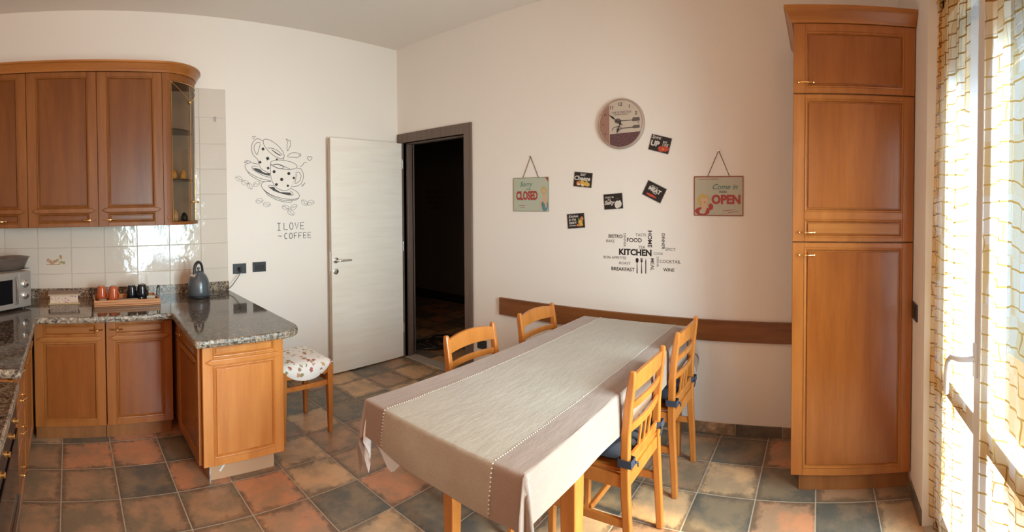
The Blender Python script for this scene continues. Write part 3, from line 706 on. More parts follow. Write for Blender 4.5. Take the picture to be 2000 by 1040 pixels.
# ------------------------------------------------------------------ things on the worktop
k = thing('kettle', 'grey dome kettle with black arched handle on the peninsula worktop', 'kettle', (-2.075, -.235, WT), (0, 0, math.radians(-150)))
kb = MB().lathe([(.080, 0), (.083, .004), (.083, .018), (.078, .022)], seg=32).build('power_base', m_black, k, smooth=True, local=True)
m_ket = plain('kettle_grey', (.085, .095, .11, 1), .28, .2)
MB().lathe([(.080, .022), (.084, .030), (.0845, .05), (.083, .08), (.079, .11), (.071, .14), (.058, .165), (.044, .180), (.040, .183)], seg=36).build('body', m_ket, k, smooth=True, local=True)
MB().lathe([(.042, .181), (.040, .188), (.026, .195), (.008, .199), (.006, .207), (.011, .212), (.011, .220), (.006, .226), (0, .227)], seg=24).build('lid', m_ket, k, smooth=True, local=True)
hp = [(-.036+.0*t, 0, .183) for t in (0,)]
hp = [(.040*math.cos(a)*(1.0), 0, .205+.058*math.sin(a)) for a in [PI*i/14 for i in range(15)]]
MB().tube([(.046, 0, .172)]+hp+[(-.046, 0, .172)], .0095, 10, flat=1.25).build('handle', m_black, k, smooth=True, local=True)
sp = MB(); sp.add([(.058, -.020, .160), (.058, .020, .160), (.040, .018, .182), (.040, -.018, .182), (.092, 0, .170), (.070, 0, .140)], [(0, 4, 3), (1, 2, 4), (2, 3, 4), (0, 5, 4), (1, 4, 5)])
sp.build('spout', m_chrome, k, local=True)
def spline(P, n=8):
    out = []; P = [Vector(p) for p in P]; Q = [P[0]*2-P[1]] + P + [P[-1]*2-P[-2]]
    for i in range(1, len(Q)-2):
        for j in range(n):
            t = j/n; a, b, c, d = Q[i-1], Q[i], Q[i+1], Q[i+2]
            out.append(.5*((2*b)+(-a+c)*t+(2*a-5*b+4*c-d)*t*t+(-a+3*b-3*c+d)*t**3))
    return out + [P[-1]]
MB().tube(spline([(-1.995, -.26, WT+.010), (-1.92, -.24, WT+.006), (-1.84, -.16, WT+.020), (-1.76, -.08, .87), (-1.70, -.05, .925), (-1.664, -.045, .975)]), .0032, 7).build('power_cord', m_black, k, smooth=True)
pl = MB(); pl.lathe([(.016, 0), (.018, .010), (.015, .030), (.009, .036)], seg=16, mat=Matrix.Translation((-1.664, -.012, .992)) @ Matrix.Rotation(PI/2, 4, 'X')); pl.tube([(-1.664, -.04, .985), (-1.664, -.045, .972)], .006, 8); pl.build('plug', m_black, k, smooth=True)
def plate(label, side, a, z, w, h, kind, name='wall_socket', cat='socket'):
    t = on_wall(name, label, cat, side, a, z); MB().box(-w/2, w/2, -h/2, h/2, 0, .009).build('cover_plate', m_anth, t, bevel=.002, local=True)
    m = MB()
    if kind == 'socket':
        m.lathe([(.019, .0085), (.019, .0105), (.015, .0105), (.015, .0088)], c=(-.004, -.004, 0), seg=20); m.box(-w*.36, w*.36, h*.30, h*.33, .009, .0102)
    else: m.box(-w*.33, w*.33, h*.26, h*.31, .009, .0105); m.box(-w*.33, w*.33, -h*.34, h*.20, .009, .0115)
    m.build('insert', m_black, t, local=True); return t
plate('anthracite wall socket with the kettle plug in it', 'L', -1.662, .994, .115, .082, 'socket')
plate('anthracite wall socket between kettle plug and open door', 'L', -1.487, .998, .118, .082, 'switch')
plate('dark wall socket low down beside the door frame', 'R', -1.082, .325, .10, .075, 'socket')
sw = thing('light_switch', 'dark light switch plate on the wall strip beside the larder', 'switch', (-.665, -4.15, .965), Matrix(((-1, 0, 0), (0, 0, 1), (0, 1, 0))).to_euler())
MB().box(-.06, .06, -.042, .042, 0, .009).build('cover_plate', m_anth, sw, bevel=.002, local=True); MB().box(-.03, .03, -.022, .022, .009, .0125).build('rocker', m_black, sw, bevel=.001, local=True)
# floral box
bx = thing('keepsake_box', 'small floral box with a projecting lid beside the microwave', 'box', (-3.07, -.20, WT), (0, 0, math.radians(3)))
MB().box(-.112, .112, -.075, .075, 0, .008).build('base_board', plain('box_gilt', (.50, .38, .20, 1), .4), bx, bevel=.001, local=True)
MB().box(-.100, .100, -.064, .064, .008, .062).build('body', m_decou, bx, bevel=.001, local=True)
MB().box(-.112, .112, -.076, .076, .062, .074).build('lid', floral('lid_paper', (.36, .26, .20, 1), [(.30, .22, .18, 1), (.44, .34, .24, 1)], 40), bx, bevel=.001, local=True)
MB().box(-.1125, .1125, -.0770, -.0758, .062, .066).build('gilt_line', bpy.data.materials['box_gilt'], bx, local=True)
# tray
m_tray = wood('tray_wood', (.36, .13, .035, 1), (.50, .20, .055, 1), (.60, .27, .08, 1), grain=(1.5, 14, 14), rough=.45, coat=.1)
m_trayd = plain('tray_dark', (.10, .035, .018, 1), .5)
TRX, TRY = -2.628, -.275
tr = thing('tray', 'rectangular wooden tray with black iron handles below the wall cabinets', 'tray', (TRX, TRY, WT), (0, 0, 0))
MB().box(-.225, .225, -.110, .110, .002, .010).build('tray_floor', m_trayd, tr, local=True)
for q_ in ((-.232, .232, -.122, -.110), (-.232, .232, .110, .122), (-.232, -.220, -.110, .110), (.220, .232, -.110, .110)): MB().box(*q_, 0, .042).build('tray_side', m_tray, tr, bevel=.002, local=True)
for e in (-1, 1):
    MB().tube([(e*.236, -.045, .02), (e*.237, -.045, .075), (e*.240, -.035, .098), (e*.241, 0, .105), (e*.240, .035, .098), (e*.237, .045, .075), (e*.236, .045, .02)], .0045, 8).sphere(Vector((e*.241, 0, .106)), .010, 10).build('handle', m_black, tr, smooth=True, local=True)
MB().box(-.2325, .2325, -.1235, -.1222, .010, .013).box(-.2325, .2325, -.1235, -.1222, .028, .030).build('groove', m_trayd, tr, local=True)
def mug(x, y, mat, label, group, h=.108, r=.037, z=.010):
    o = thing('mug', label, 'mug', (x, y, WT+z), (0, 0, 0), group)
    MB().lathe([(r*.98, 0), (r*1.02, .004), (r, h*.35), (r*.86, h*.85), (r*.78, h*.95), (r*.66, h), (0.001, h*.99)], seg=26).build('cup', mat, o, smooth=True, local=True)
    MB().tube([(r*.62, -r*.68, h*.22), (r*.95, -r*1.15, h*.30), (r*.98, -r*1.2, h*.55), (r*.62, -r*.62, h*.72)], .0048, 8).build('handle', mat, o, smooth=True, local=True)
    return o
m_or = plain('orange_glaze', (.46, .10, .035, 1), .15); m_bk = plain('black_glaze', (.010, .010, .014, 1), .08)
mug(-2.795, -.235, m_or, 'upturned orange mug nearest the left end of the tray', 'orange mugs on the tray')
mug(-2.715, -.290, m_or, 'upturned orange mug nearer the black mugs on the tray', 'orange mugs on the tray', h=.114)
mug(-2.578, -.235, m_bk, 'upturned black mug nearer the orange mugs on the tray', 'black mugs on the tray')
mug(-2.505, -.250, m_bk, 'upturned black mug nearest the right end of the tray', 'black mugs on the tray', h=.114)
m_sach = plain('pale_sachet', (.52, .50, .44, 1), .55); m_sach2 = plain('grey_sachet', (.34, .34, .32, 1), .4)
def sachet(x, y, w, d, h, rz, mat, label, z=.010):
    o = MB().prism(rounded([(-w/2, -d/2), (w/2, -d/2), (w/2, d/2), (-w/2, d/2)], {0: .006, 1: .006, 2: .006, 3: .006}, 3), 0, h).build('sachet', mat, bevel=.003)
    o.location = (x, y, WT+z); o.rotation_euler = (0, 0, rz); tag(o, label, 'sachet', 'sachets on the tray'); return o
sachet(-2.62, -.345, .150, .034, .028, .05, m_sach, 'long pale sachet lying along the front of the tray')
sachet(-2.795, -.345, .052, .040, .032, .2, m_sach2, 'grey sachet in front of the left orange mug')
sachet(-2.742, -.358, .035, .030, .026, -.2, m_sach, 'small pale sachet in front of the second orange mug')
sachet(-2.445, -.290, .060, .045, .036, -.3, m_sach, 'pale sachet at the right end of the tray')
sachet(-2.440, -.350, .060, .036, .022, .1, plain('greenish_sachet', (.36, .42, .30, 1), .5), 'greenish sachet in the front right corner of the tray')
sc = thing('espresso_cup', 'tiny black cup at the tray front below the black mugs', 'cup', (-2.520, -.352, WT+.010)); MB().lathe([(.014, 0), (.022, .012), (.026, .034), (.024, .034), (.019, .010), (.001, .006)], seg=18).build('cup', m_bk, sc, smooth=True, local=True); MB().tube([(-.024, 0, .028), (-.036, 0, .024), (-.034, 0, .012), (-.020, 0, .010)], .003, 6).build('handle', m_bk, sc, smooth=True, local=True)
# microwave, set across the corner
ang = math.radians(47)
mw = thing('microwave', 'silver microwave oven set diagonally in the worktop corner', 'microwave', (-3.292, -.375, WT+.012), (0, 0, ang))
W_, D_, H_ = .46, .30, .245
MB().box(-W_, 0, .012, D_, 0, H_).build('casing', m_silver, mw, bevel=.004, local=True)
MB().box(-W_, -.112, 0, .012, .004, H_-.002).build('door', m_silver, mw, bevel=.004, local=True)
MB().box(-W_+.04, -.165, -.002, .0, .04, H_-.045).build('door_window', m_glassd, mw, bevel=.001, local=True)
MB().tube(spline([(-.138, 0, .035), (-.140, -.020, .055), (-.142, -.030, .12), (-.140, -.020, .19), (-.138, 0, .212)]), .010, 10, flat=.7).build('door_handle', plain('handle_grey', (.30, .29, .28, 1), .35, .5), mw, smooth=True, local=True)
MB().box(-.109, 0, 0, .012, .004, H_-.002).build('control_panel', m_silver, mw, bevel=.003, local=True)
for z in (.160, .082): MB().lathe([(.027, 0), (.026, .006), (.020, .010), (.018, .022), (.014, .024), (.001, .024)], seg=24, mat=Matrix.Translation((-.055, .0, z)) @ Matrix.Rotation(PI/2, 4, 'X')).build('knob', m_chrome, mw, smooth=True, local=True)
for (x, y) in ((-W_+.04, .04), (-.04, .04), (-W_+.04, D_-.04), (-.04, D_-.04)): MB().lathe([(.012, -.012), (.012, 0)], c=(x, y, 0), seg=10).build('foot', m_black, mw, local=True)
bo = thing('oven_dish', 'smoky clear oval oven dish standing on the microwave', 'bowl', (-3.47, -.30, WT+.012+H_+.001), (0, 0, ang))
def dish(m, a, b, h, t=.004):
    n = 36; rings = [(.74, 0), (.80, .008), (.92, h*.6), (1.0, h-.006), (1.06, h-.004), (1.06, h), (.985, h), (.90, h*.6), (.77, .012), (.70, t), (0.001, t)]
    k0 = len(m.v)
    for i in range(n):
        q = 2*PI*i/n
        for (s_, z) in rings:
            ca, sa = math.cos(q), math.sin(q); ex = abs(ca)**.7*(1 if ca > 0 else -1); ey = abs(sa)**.7*(1 if sa > 0 else -1); m.v.append(Vector((a*s_*ex, b*s_*ey, z)))
    nr = len(rings)
    for i in range(n):
        j = (i+1) % n
        for k_ in range(nr-1): m.f.append([k0+i*nr+k_, k0+j*nr+k_, k0+j*nr+k_+1, k0+i*nr+k_+1])
    m.f.append([k0+i*nr for i in range(n)][::-1]); return m
dish(MB(), .170, .115, .083).build('dish', m_bowl, bo, smooth=True, local=True)
MB().box(-.15, .15, -.09, .09, 0, 0.0006).build('dish_mat', plain('dark_mat', (.05, .04, .035, 1), .5), bo, local=True)
bo.location.z += .0005
# little gold things in the glass cabinet
m_gold = plain('gold_lustre', (.80, .42, .10, 1), .35, 0); m_amb = plain('amber_glass', (.75, .48, .24, 1), .2)
def jar(x, y, z, mat, label, group, h=.075, r=.026):
    o = thing('jar', label, 'jar', (x, y, z), (0, 0, 0), group)
    MB().lathe([(r*.8, 0), (r, h*.12), (r*1.02, h*.5), (r*.8, h*.72), (r*.55, h*.78)], seg=18).build('body', mat, o, smooth=True, local=True)
    MB().lathe([(r*.62, h*.78), (r*.66, h*.86), (r*.4, h*.94), (r*.14, h*.97), (r*.16, h), (0.001, h*1.01)], seg=16).build('lid', mat, o, smooth=True, local=True)
jar(-2.245, -.20, UZ0+.334, m_gold, 'gold lidded jar on the glass cabinet shelf, nearer the wooden stile', 'gold jars in the glass cabinet')
jar(-2.165, -.17, UZ0+.334, m_gold, 'gold lidded jar on the glass cabinet shelf, nearer the outer wall', 'gold jars in the glass cabinet')
jar(-2.24, -.21, UZ0+.023, m_amb, 'amber jar at the bottom of the glass cabinet', 'amber jars in the glass cabinet', h=.085)
jar(-2.165, -.19, UZ0+.023, m_black, 'dark squat jar at the bottom of the glass cabinet', 'amber jars in the glass cabinet', h=.065)
jar(-2.285, -.16, UZ0+.023, plain('green_glass', (.07, .10, .05, 1), .2), 'green jar behind the amber one in the glass cabinet', 'amber jars in the glass cabinet', h=.07, r=.02)
# ------------------------------------------------------------------ stool
stl = thing('stool', 'wooden stool with tapered legs half hidden behind the peninsula', 'stool', (-1.57, -.79, 0))
def leg(x, y, tx, ty, z1=.455, w0=.025, w1=.040):
    return MB().bar([(x, y, 0), (x*.985+tx*.015, y, .15), (tx, ty, .36), (tx, ty, z1)], [w0, w0*1.25, w1, w1], [w0, w0*1.25, w1, w1], up=(1, 0, 0))
for (x, y) in ((-1, -1), (1, -1), (1, 1), (-1, 1)): leg(x*.172, y*.172, x*.170, y*.170).build('leg', m_chair, stl, bevel=.003, local=True)
for (y, z) in ((-.17, .335), (.17, .36)): MB().box(-.155, .155, y-.009, y+.009, z-.016, z+.016).build('stretcher', m_chair, stl, bevel=.003, local=True)
for (x, z) in ((-.17, .350), (.17, .350)): MB().box(x-.009, x+.009, -.155, .155, z-.016, z+.016).build('stretcher', m_chair, stl, bevel=.003, local=True)
for q_ in ((-.15, .15, -.183, -.165), (-.15, .15, .165, .183), (-.183, -.165, -.15, .15), (.165, .183, -.15, .15)): MB().box(*q_, .40, .452).build('apron', m_chair, stl, bevel=.002, local=True)
MB().box(-.175, .175, -.175, .175, .4525, .466).build('seat', m_chair, stl, bevel=.004, local=True)
# seat cushion with hanging scalloped flaps
def cushion_mesh(hw, th, n=26, flap=.10):
    m = MB(); N = n
    for i in range(N+1):
        for j in range(N+1):
            a = -1+2*i/N; b = -1+2*j/N; ea = max(abs(a), abs(b)); z = th*(1-ea**4)**.5*(1+.05*math.sin(9*a)*math.sin(8*b))+.004
            m.v.append(Vector((hw*a, hw*b, z)))
    for i in range(N):
        for j in range(N):
            k_ = i*(N+1)+j; m.f.append([k_, k_+N+1, k_+N+2, k_+1])
    k0 = len(m.v); m.v += [Vector((-hw, -hw, 0)), Vector((hw, -hw, 0)), Vector((hw, hw, 0)), Vector((-hw, hw, 0))]
    return m
cs = thing('stool_cushion', 'white floral cushion with hanging flaps on the stool', 'cushion', (-1.57, -.79, .467))
cushion_mesh(.186, .030).build('pad', m_floral, cs, smooth=True, local=True)
for q in range(4):
    m = MB(); R = Matrix.Rotation(q*PI/2, 4, 'Z'); n = 24
    for i in range(n+1):
        a = -1+2*i/n; dep = .088*(1-abs(a)**2.4)+.004
        for k_ in range(5):
            s_ = k_/4; m.v.append(R @ Vector((a*.186, -.188-.006*math.sin(PI*s_)-.004*math.cos(5*a)*s_, .006-dep*s_)))
    for i in range(n):
        for k_ in range(4): z = i*5+k_; m.f.append([z, z+5, z+6, z+1])
    m.build('flap', m_floral, cs, smooth=True, local=True)
# ------------------------------------------------------------------ table with cloths
TX0, TX1, TY0, TY1, TZ = -1.94, -.235, -2.892, -2.175, .745
tb = thing('dining_table', 'beech dining table mostly hidden under a beige tablecloth', 'table', ((TX0+TX1)/2, (TY0+TY1)/2, 0))
MB().box(TX0, TX1, TY0, TY1, TZ-.03, TZ).build('tabletop', m_chair, tb, bevel=.003)
LGX = ((-1.57, -2.245), (-1.57, -2.83), (-.32, -2.245), (-.32, -2.83))
for (x, y) in LGX:
    MB().bar([(x, y, 0), (x, y, .5), (x, y, TZ-.03)], [.050, .066, .070], [.050, .066, .070], up=(1, 0, 0)).build('leg', m_chair, tb, bevel=.005)
for q_ in ((-1.53, -.36, -2.841, -2.819), (-1.53, -.36, -2.256, -2.234), (-1.581, -1.559, -2.79, -2.285), (-.331, -.309, -2.79, -2.285)): MB().box(*q_, TZ-.13, TZ-.03).build('apron', m_chair, tb)
def drape(x0, x1, y0, y1, z, ov, ear, off=0.0, du=.018, region=None, seed=1, fold=.010, hem=.012, dip=None):
    """cloth over the rectangle x0..x1, y0..y1 with overhang ov = (left, right, near, far) ; region limits the sheet in cloth coordinates"""
    q = random.Random(seed); ph = [q.uniform(0, 6.28) for _ in range(8)]
    L, R_, N_, F_ = ov; a0, a1, b0, b1 = region or (x0-L, x1+R_, y0-N_, y1+F_)
    na = max(2, int((a1-a0)/du)); nb = max(2, int((b1-b0)/du)); m = MB()
    def P(a, b):
        ox = max(x0-a, a-x1, 0); oy = max(y0-b, b-y1, 0); sx = -1 if a < x0 else 1; sy = -1 if b < y0 else 1
        ex, ey = min(max(a, x0), x1), min(max(b, y0), y1); wz = .0010*math.sin(13*a+ph[0]+2*math.sin(5*b))*math.sin(11*b+ph[1])+.0007*math.sin(31*a+9*b+ph[2])
        if ox == 0 and oy == 0: return Vector((a, b, z+off+wz))
        d = math.hypot(ox, oy); r_ = .012
        if ox > 0 and oy > 0:
            th = math.atan2(oy, ox); s2 = math.sin(2*th); out = min(d, r_)+.07*max(0, d-r_)+ear*d*s2**2
            cx_, cy_ = math.cos(th), math.sin(th)
            if s2 > .0:
                # box pleat beside the corner
                out += .018*math.sin(6*th+ph[3])*min(1, d/.12)
            dx, dy = cx_*out, cy_*out; dz = max(0, d-r_*.6)*(1+.38*s2**2)
            return Vector((ex+sx*(dx+off), ey+sy*(dy+off), z-dz))
        t = a if oy > 0 else b; o_ = max(ox, oy)
        wave = fold*(math.sin(9*t+ph[4])+.6*math.sin(17*t+ph[5])+1.6)*min(1, o_/.10) + .07*max(0, o_-r_)
        out = min(o_, r_)*.9+wave*min(1, o_/.03); dz = max(0, o_-r_*.55)+.0
        hz = hem*math.sin(3.1*t+ph[6])*(o_/max(.05, (N_ if oy > 0 else L)))
        if dip and ox > 0 and sx < 0: dz += dip[2]*math.exp(-((b-dip[0])/dip[1])**2)*min(1, o_/L)**2
        if oy > 0 and sy < 0: out = min(o_, r_)*.6+(out-min(o_, r_)*.9)*.35
        if ox > 0: return Vector((ex+sx*(out+off), b, z-dz-hz+off*.3))
        return Vector((a, ey+sy*(out+off), z-dz-hz+off*.3))
    As = sorted(set([a0+(a1-a0)*i/na for i in range(na+1)]+[v for e in (x0, x1) for v in (e-.012, e-.004, e, e+.004, e+.012) if a0 < v < a1]))
    Bs = sorted(set([b0+(b1-b0)*i/nb for i in range(nb+1)]+[v for e in (y0, y1) for v in (e-.012, e-.004, e, e+.004, e+.012) if b0 < v < b1]))
    nB = len(Bs)
    for a in As:
        for b in Bs: m.v.append(P(a, b))
    for i in range(len(As)-1):
        for j in range(nB-1): k_ = i*nB+j; m.f.append([k_, k_+nB, k_+nB+1, k_+1])
    m.P = P; return m
uc = drape(TX0, TX1, TY0, TY1, TZ+.0015, (.155, .40, .085, .150), .0, seed=4, fold=.0, dip=(-2.315, .055, .075)).build('undercloth', m_under, smooth=True)
uc.modifiers.clear(); tag(uc, 'white undercloth peeping out below the beige tablecloth', 'tablecloth')
CZ = TZ+.006; OV = (.150, .14, .165, .160)
TA, TB, TC, TD = TX0-.010, TX1+.010, TY0-.004, TY1+.010
tc = thing('tablecloth', 'rose-beige linen tablecloth with a pale centre panel on the dining table', 'tablecloth', ((TX0+TX1)/2, (TY0+TY1)/2, CZ))
dr = drape(TA, TB, TC, TD, CZ, OV, .10, seed=2, fold=.007)
o = dr.build('cloth', m_cloth, tc, smooth=True); o.modifiers.clear()
PY0, PY1 = -2.79, -2.285
o = drape(TA, TB, TC, TD, CZ, OV, .10, off=.0016, region=(TX0-.158, TX1+.14, PY0, PY1), seed=2, fold=.007).build('centre_panel', m_panel, tc, smooth=True); o.modifiers.clear()
lace = MB(); P = drape(TA, TB, TC, TD, CZ, OV, .10, off=.003, seed=2, fold=.007).P
for b in (PY0, PY1):
    a = TX0-.145
    while a < TX1+.13:
        c = P(a, b); lace.add([c+Vector(d)*.0040 for d in ((1, 0, 0), (0, 1, 0), (-1, 0, 0), (0, -1, 0), (0, 0, .7), (0, 0, -.7))], [(0, 1, 4), (1, 2, 4), (2, 3, 4), (3, 0, 4), (1, 0, 5), (2, 1, 5), (3, 2, 5), (0, 3, 5)]); a += .0115
o = lace.build('lace_trim', m_lace, tc); o['kind'] = 'stuff'
hm = MB(); 
# ------------------------------------------------------------------ chairs
def make_chair():
    """seat towards +y, back at y = 0, local coordinates"""
    t = thing('dining_chair', '', 'chair')
    def post(sx):
        x = sx*.180
        return MB().bar([(x, .006, 0), (x, .012, .15), (x, .024, .36), (x, .026, .46), (x, .022, .60), (x, .010, .72), (x, -.004, .815), (x, -.008, .852)], [.026, .028, .030, .030, .029, .028, .026, .020], [.032, .035, .038, .038, .036, .034, .030, .022], up=(0, 1, 0)).build('back_post', m_chair, t, bevel=.006, local=True)
    post(-1); post(1)
    for sx in (-1, 1): MB().bar([(sx*.165, .375, 0), (sx*.165, .372, .2), (sx*.165, .370, .435)], [.024, .030, .034], [.024, .030, .034], up=(1, 0, 0)).build('front_leg', m_chair, t, bevel=.004, local=True)
    def slat(zc, h0, arch, y, th, bow=.018, nm='slat'):
        m = MB(); n = 14
        for i in range(n+1):
            a = -1+2*i/n; x = a*.172; yb = y-bow*(1-a*a); top = zc+h0/2+arch*(1-a*a); bot = zc-h0/2+arch*.45*(1-a*a)
            lean = (top-bot)*.10
            m.v += [Vector((x, yb+th/2, bot)), Vector((x, yb-th/2, bot)), Vector((x, yb-th/2-lean, top)), Vector((x, yb+th/2-lean, top))]
        for i in range(n):
            for k_ in range(4): q = (k_+1) % 4; m.f.append([i*4+k_, (i+1)*4+k_, (i+1)*4+q, i*4+q])
        m.f.append([0, 1, 2, 3]); m.f.append([n*4+3, n*4+2, n*4+1, n*4]); return m.build(nm, m_chair, t, bevel=.003, local=True)
    slat(.796, .068, .018, .006, .018, nm='top_rail'); slat(.702, .028, .006, .013, .014); slat(.612, .030, .004, .021, .014); slat(.485, .038, .0, .024, .016, bow=.004, nm='lower_rail')
    for x in (-.055, 0, .055): MB().bar([(x, .020, .50), (x, .006, .61)], .017, .010, up=(0, 1, 0)).build('spindle', m_chair, t, bevel=.002, local=True)
    MB().prism(rounded([(-.185, .385), (-.172, .02), (.172, .02), (.185, .385)], {0: .03, 3: .03}), .438, .454).build('seat', m_chair, t, bevel=.004, local=True)
    for sx in (-1, 1):
        MB().box(sx*.180-.009, sx*.180+.009, .04, .36, .385, .437).build('seat_rail', m_chair, t, bevel=.002, local=True)
        MB().box(sx*.180-.008, sx*.180+.008, .02, .36, .225, .258).build('stretcher', m_chair, t, bevel=.003, local=True)
    MB().box(-.15, .15, .357, .375, .385, .437).build('seat_rail', m_chair, t, bevel=.002, local=True); MB().box(-.155, .155, .012, .030, .385, .437).build('seat_rail', m_chair, t, bevel=.002, local=True)
    MB().box(-.15, .15, .190, .206, .23, .256).build('cross_stretcher', m_chair, t, bevel=.003, local=True)
    return t
ch = make_chair(); G = 'beech ladder-back dining chairs'
for i, (x, y, rz, lab) in enumerate(((-1.14, -2.955, 0, 'beech dining chair on the window side, nearer the camera'), (-.545, -2.955, 0, 'beech dining chair on the window side, nearer the clock wall'),
        (-1.175, -2.01, PI, 'beech dining chair on the door side, in front of the doorway'), (-.56, -2.01, PI, 'beech dining chair on the door side, against the bench rail wall'))):
    c = ch if i == 0 else copy_tree(ch)
    c.location = (x, y, 0); c.rotation_euler = (0, 0, rz); c['label'] = lab; c['category'] = 'chair'; c['group'] = G
def pad(x, y, lab, tie=True):
    t = thing('seat_cushion', lab, 'cushion', (x, y, .455), (0, 0, 0), 'slate blue tie-on seat cushions')
    m = MB(); N = 18
    for sgn in (1, -1):
        for i in range(N+1):
            for j in range(N+1):
                a = -1+2*i/N; b = -1+2*j/N; e_ = (1-a**6)*(1-b**6); z = .022+sgn*.020*max(0, e_)**.5*(1-.25*math.exp(-((a)**2+(b)**2)*18))
                m.v.append(Vector((.165*a*(.93+.07*(b+1)/2), .205+.165*b, z)))
    K = (N+1)**2
    for s_ in range(2):
        for i in range(N):
            for j in range(N): k_ = s_*K+i*(N+1)+j; m.f.append([k_, k_+N+1, k_+N+2, k_+1])
    m.build('pad', m_navy, t, smooth=True, local=True)
    for sx in (-1, 1):
        w = MB(); px = sx*.180; z0, z1 = .020, .050; r1, r2 = .020, .030
        pts = [(px-sx*.030, .050), (px+sx*.018, .048), (px+sx*.020, -.006), (px-sx*.020, -.006), (px-sx*.030, .030)]
        for (a, b) in pts: w.v += [Vector((a, b, z0)), Vector((a, b, z1))]
        for i in range(len(pts)-1): w.f.append([i*2, i*2+2, i*2+3, i*2+1])
        o = w.build('tie', m_navy, t, local=True); s = o.modifiers.new('thickness', 'SOLIDIFY'); s.thickness = .003; s.offset = 1
        MB().tube([(px-sx*.02, -.008, .03), (px-sx*.034, -.014, .022), (px-sx*.046, -.010, .0)], [.006, .004, .003], 6).build('bow_end', m_navy, t, smooth=True, local=True)
pad(-1.14, -2.955, 'slate blue cushion tied to the window-side chair nearer the camera'); pad(-.545, -2.955, 'slate blue cushion tied to the window-side chair nearer the clock wall')
# bench back rail on the right wall
br = MB().box(-.024, -.001, -3.52, -1.281, .612, .748).build('bench_back_rail', m_rail, bevel=.003); tag(br, 'dark wooden back rest rail fixed along the clock wall', 'rail')
# ------------------------------------------------------------------ clock
ck = on_wall('wall_clock', 'round kitchen clock with brown and cream picture dial', 'clock', 'R', -2.338, 2.048, .001)
R = .172
m_cream = plain('clock_cream', (.52, .44, .36, 1), .5); m_rose = plain('clock_rose', (.32, .17, .125, 1), .5); m_plum = NT('clock_plum'); m_plum.set(Roughness=.5)
v = m_plum.coords(); m_plum.l(m_plum.ramp(m_plum.noise(v, 120, 2), [(.4, (.085, .035, .040, 1)), (.6, (.15, .075, .075, 1))]), m_plum.b.inputs['Base Color']); m_plum = m_plum.m
m_gr = plain('clock_grey', (.12, .095, .085, 1), .5); m_txt = plain('clock_ink', (.05, .035, .03, 1), .5)
MB().lathe([(R, 0), (R, .018), (R-.004, .024), (R-.010, .026), (R-.012, .0225), (R-.02, .0225), (.001, .0225)], seg=64).build('case', plain('clock_rim', (.40, .31, .25, 1), .4), ck, smooth=True, local=True)
def clip(poly, a, b, c):     # keep a*x + b*y <= c
    out = []
    for i, p in enumerate(poly):
        q = poly[(i+1) % len(poly)]; dp = a*p[0]+b*p[1]-c; dq = a*q[0]+b*q[1]-c
        if dp <= 0: out.append(p)
        if dp*dq < 0: t = dp/(dp-dq); out.append((p[0]+(q[0]-p[0])*t, p[1]+(q[1]-p[1])*t))
    return out
circ = [((R-.014)*math.cos(2*PI*i/96), (R-.014)*math.sin(2*PI*i/96)) for i in range(96)]
MB().poly(circ, .0226, .0228).build('dial', m_cream, ck, local=True)
MB().poly(clip(circ, 1, 0, -.084), .0229, .0232).build('rose_band', m_rose, ck, local=True)
MB().poly(clip(clip(circ, -1, 0, .080), -.035, 1, -.066), .0233, .0236).build('plum_field', m_plum, ck, local=True)
ut = MB(); n = .0237
ut.poly([(-.005, .022), (.085, .020), (.092, .036), (.138, .036), (.142, .028), (.142, .012), (.092, .010), (.085, .016), (-.005, .016)], n, n+.0004)
ut.poly([(-.02+.024*math.cos(a), .019+.017*math.sin(a)) for a in [2*PI*i/20 for i in range(20)]], n, n+.0004)
ut.poly([(.01, -.030), (.085, -.028), (.10, -.016), (.142, -.016), (.142, -.036), (.10, -.038), (.085, -.034), (.01, -.036)], n, n+.0004)
for dy in (-.014, 0, .014): ut.ribbon([(.012, -.033), (.0, -.033+dy*.6), (-.030, -.033+dy)], .004, n)
ut.ribbon([(-.062, -.045), (-.055, -.028), (-.035, -.022), (-.010, -.022)], .005, n)
ut.build('cutlery_print', m_gr, ck, local=True)
for i, s_ in ((12, '12'), (1, '1'), (2, '2'), (3, '3'), (8, '8'), (9, '9'), (10, '10'), (11, '11'), (4, '4')):
    a = PI/2-i*PI/6; text('numeral', s_, ck, m_txt, height=.024 if i in (12, 1, 11, 2) else .014, at=(.132*math.cos(a), .132*math.sin(a)), n=.0239, weight=.02)
text('dial_lettering', 'CARTE POSTALE', ck, m_gr, width=.150, at=(.005, .077), n=.0239); text('dial_lettering', 'république française', ck, m_gr, width=.105, at=(.005, .062), n=.0239)
hd = MB(); n = .027
def hand(a, L, w): 
    ca, sa = math.cos(a), math.sin(a); pts = [(-.02, -w*.3), (L*.45, -w*.3), (L*.62, -w), (L*.8, -w*.35), (L, 0), (L*.8, w*.35), (L*.62, w), (L*.45, w*.3), (-.02, w*.3)]
    return [(x*ca-y*sa, x*sa+y*ca) for x, y in pts]
MB().poly(hand(math.radians(142), .115, .007), n, n+.0008).build('minute_hand', m_black, ck, local=True)
MB().poly(hand(math.radians(-110), .075, .008), n+.001, n+.0018).build('hour_hand', m_black, ck, local=True)
MB().lathe([(.007, .0228), (.007, .030), (.001, .031)], seg=16).build('hub', m_black, ck, local=True)
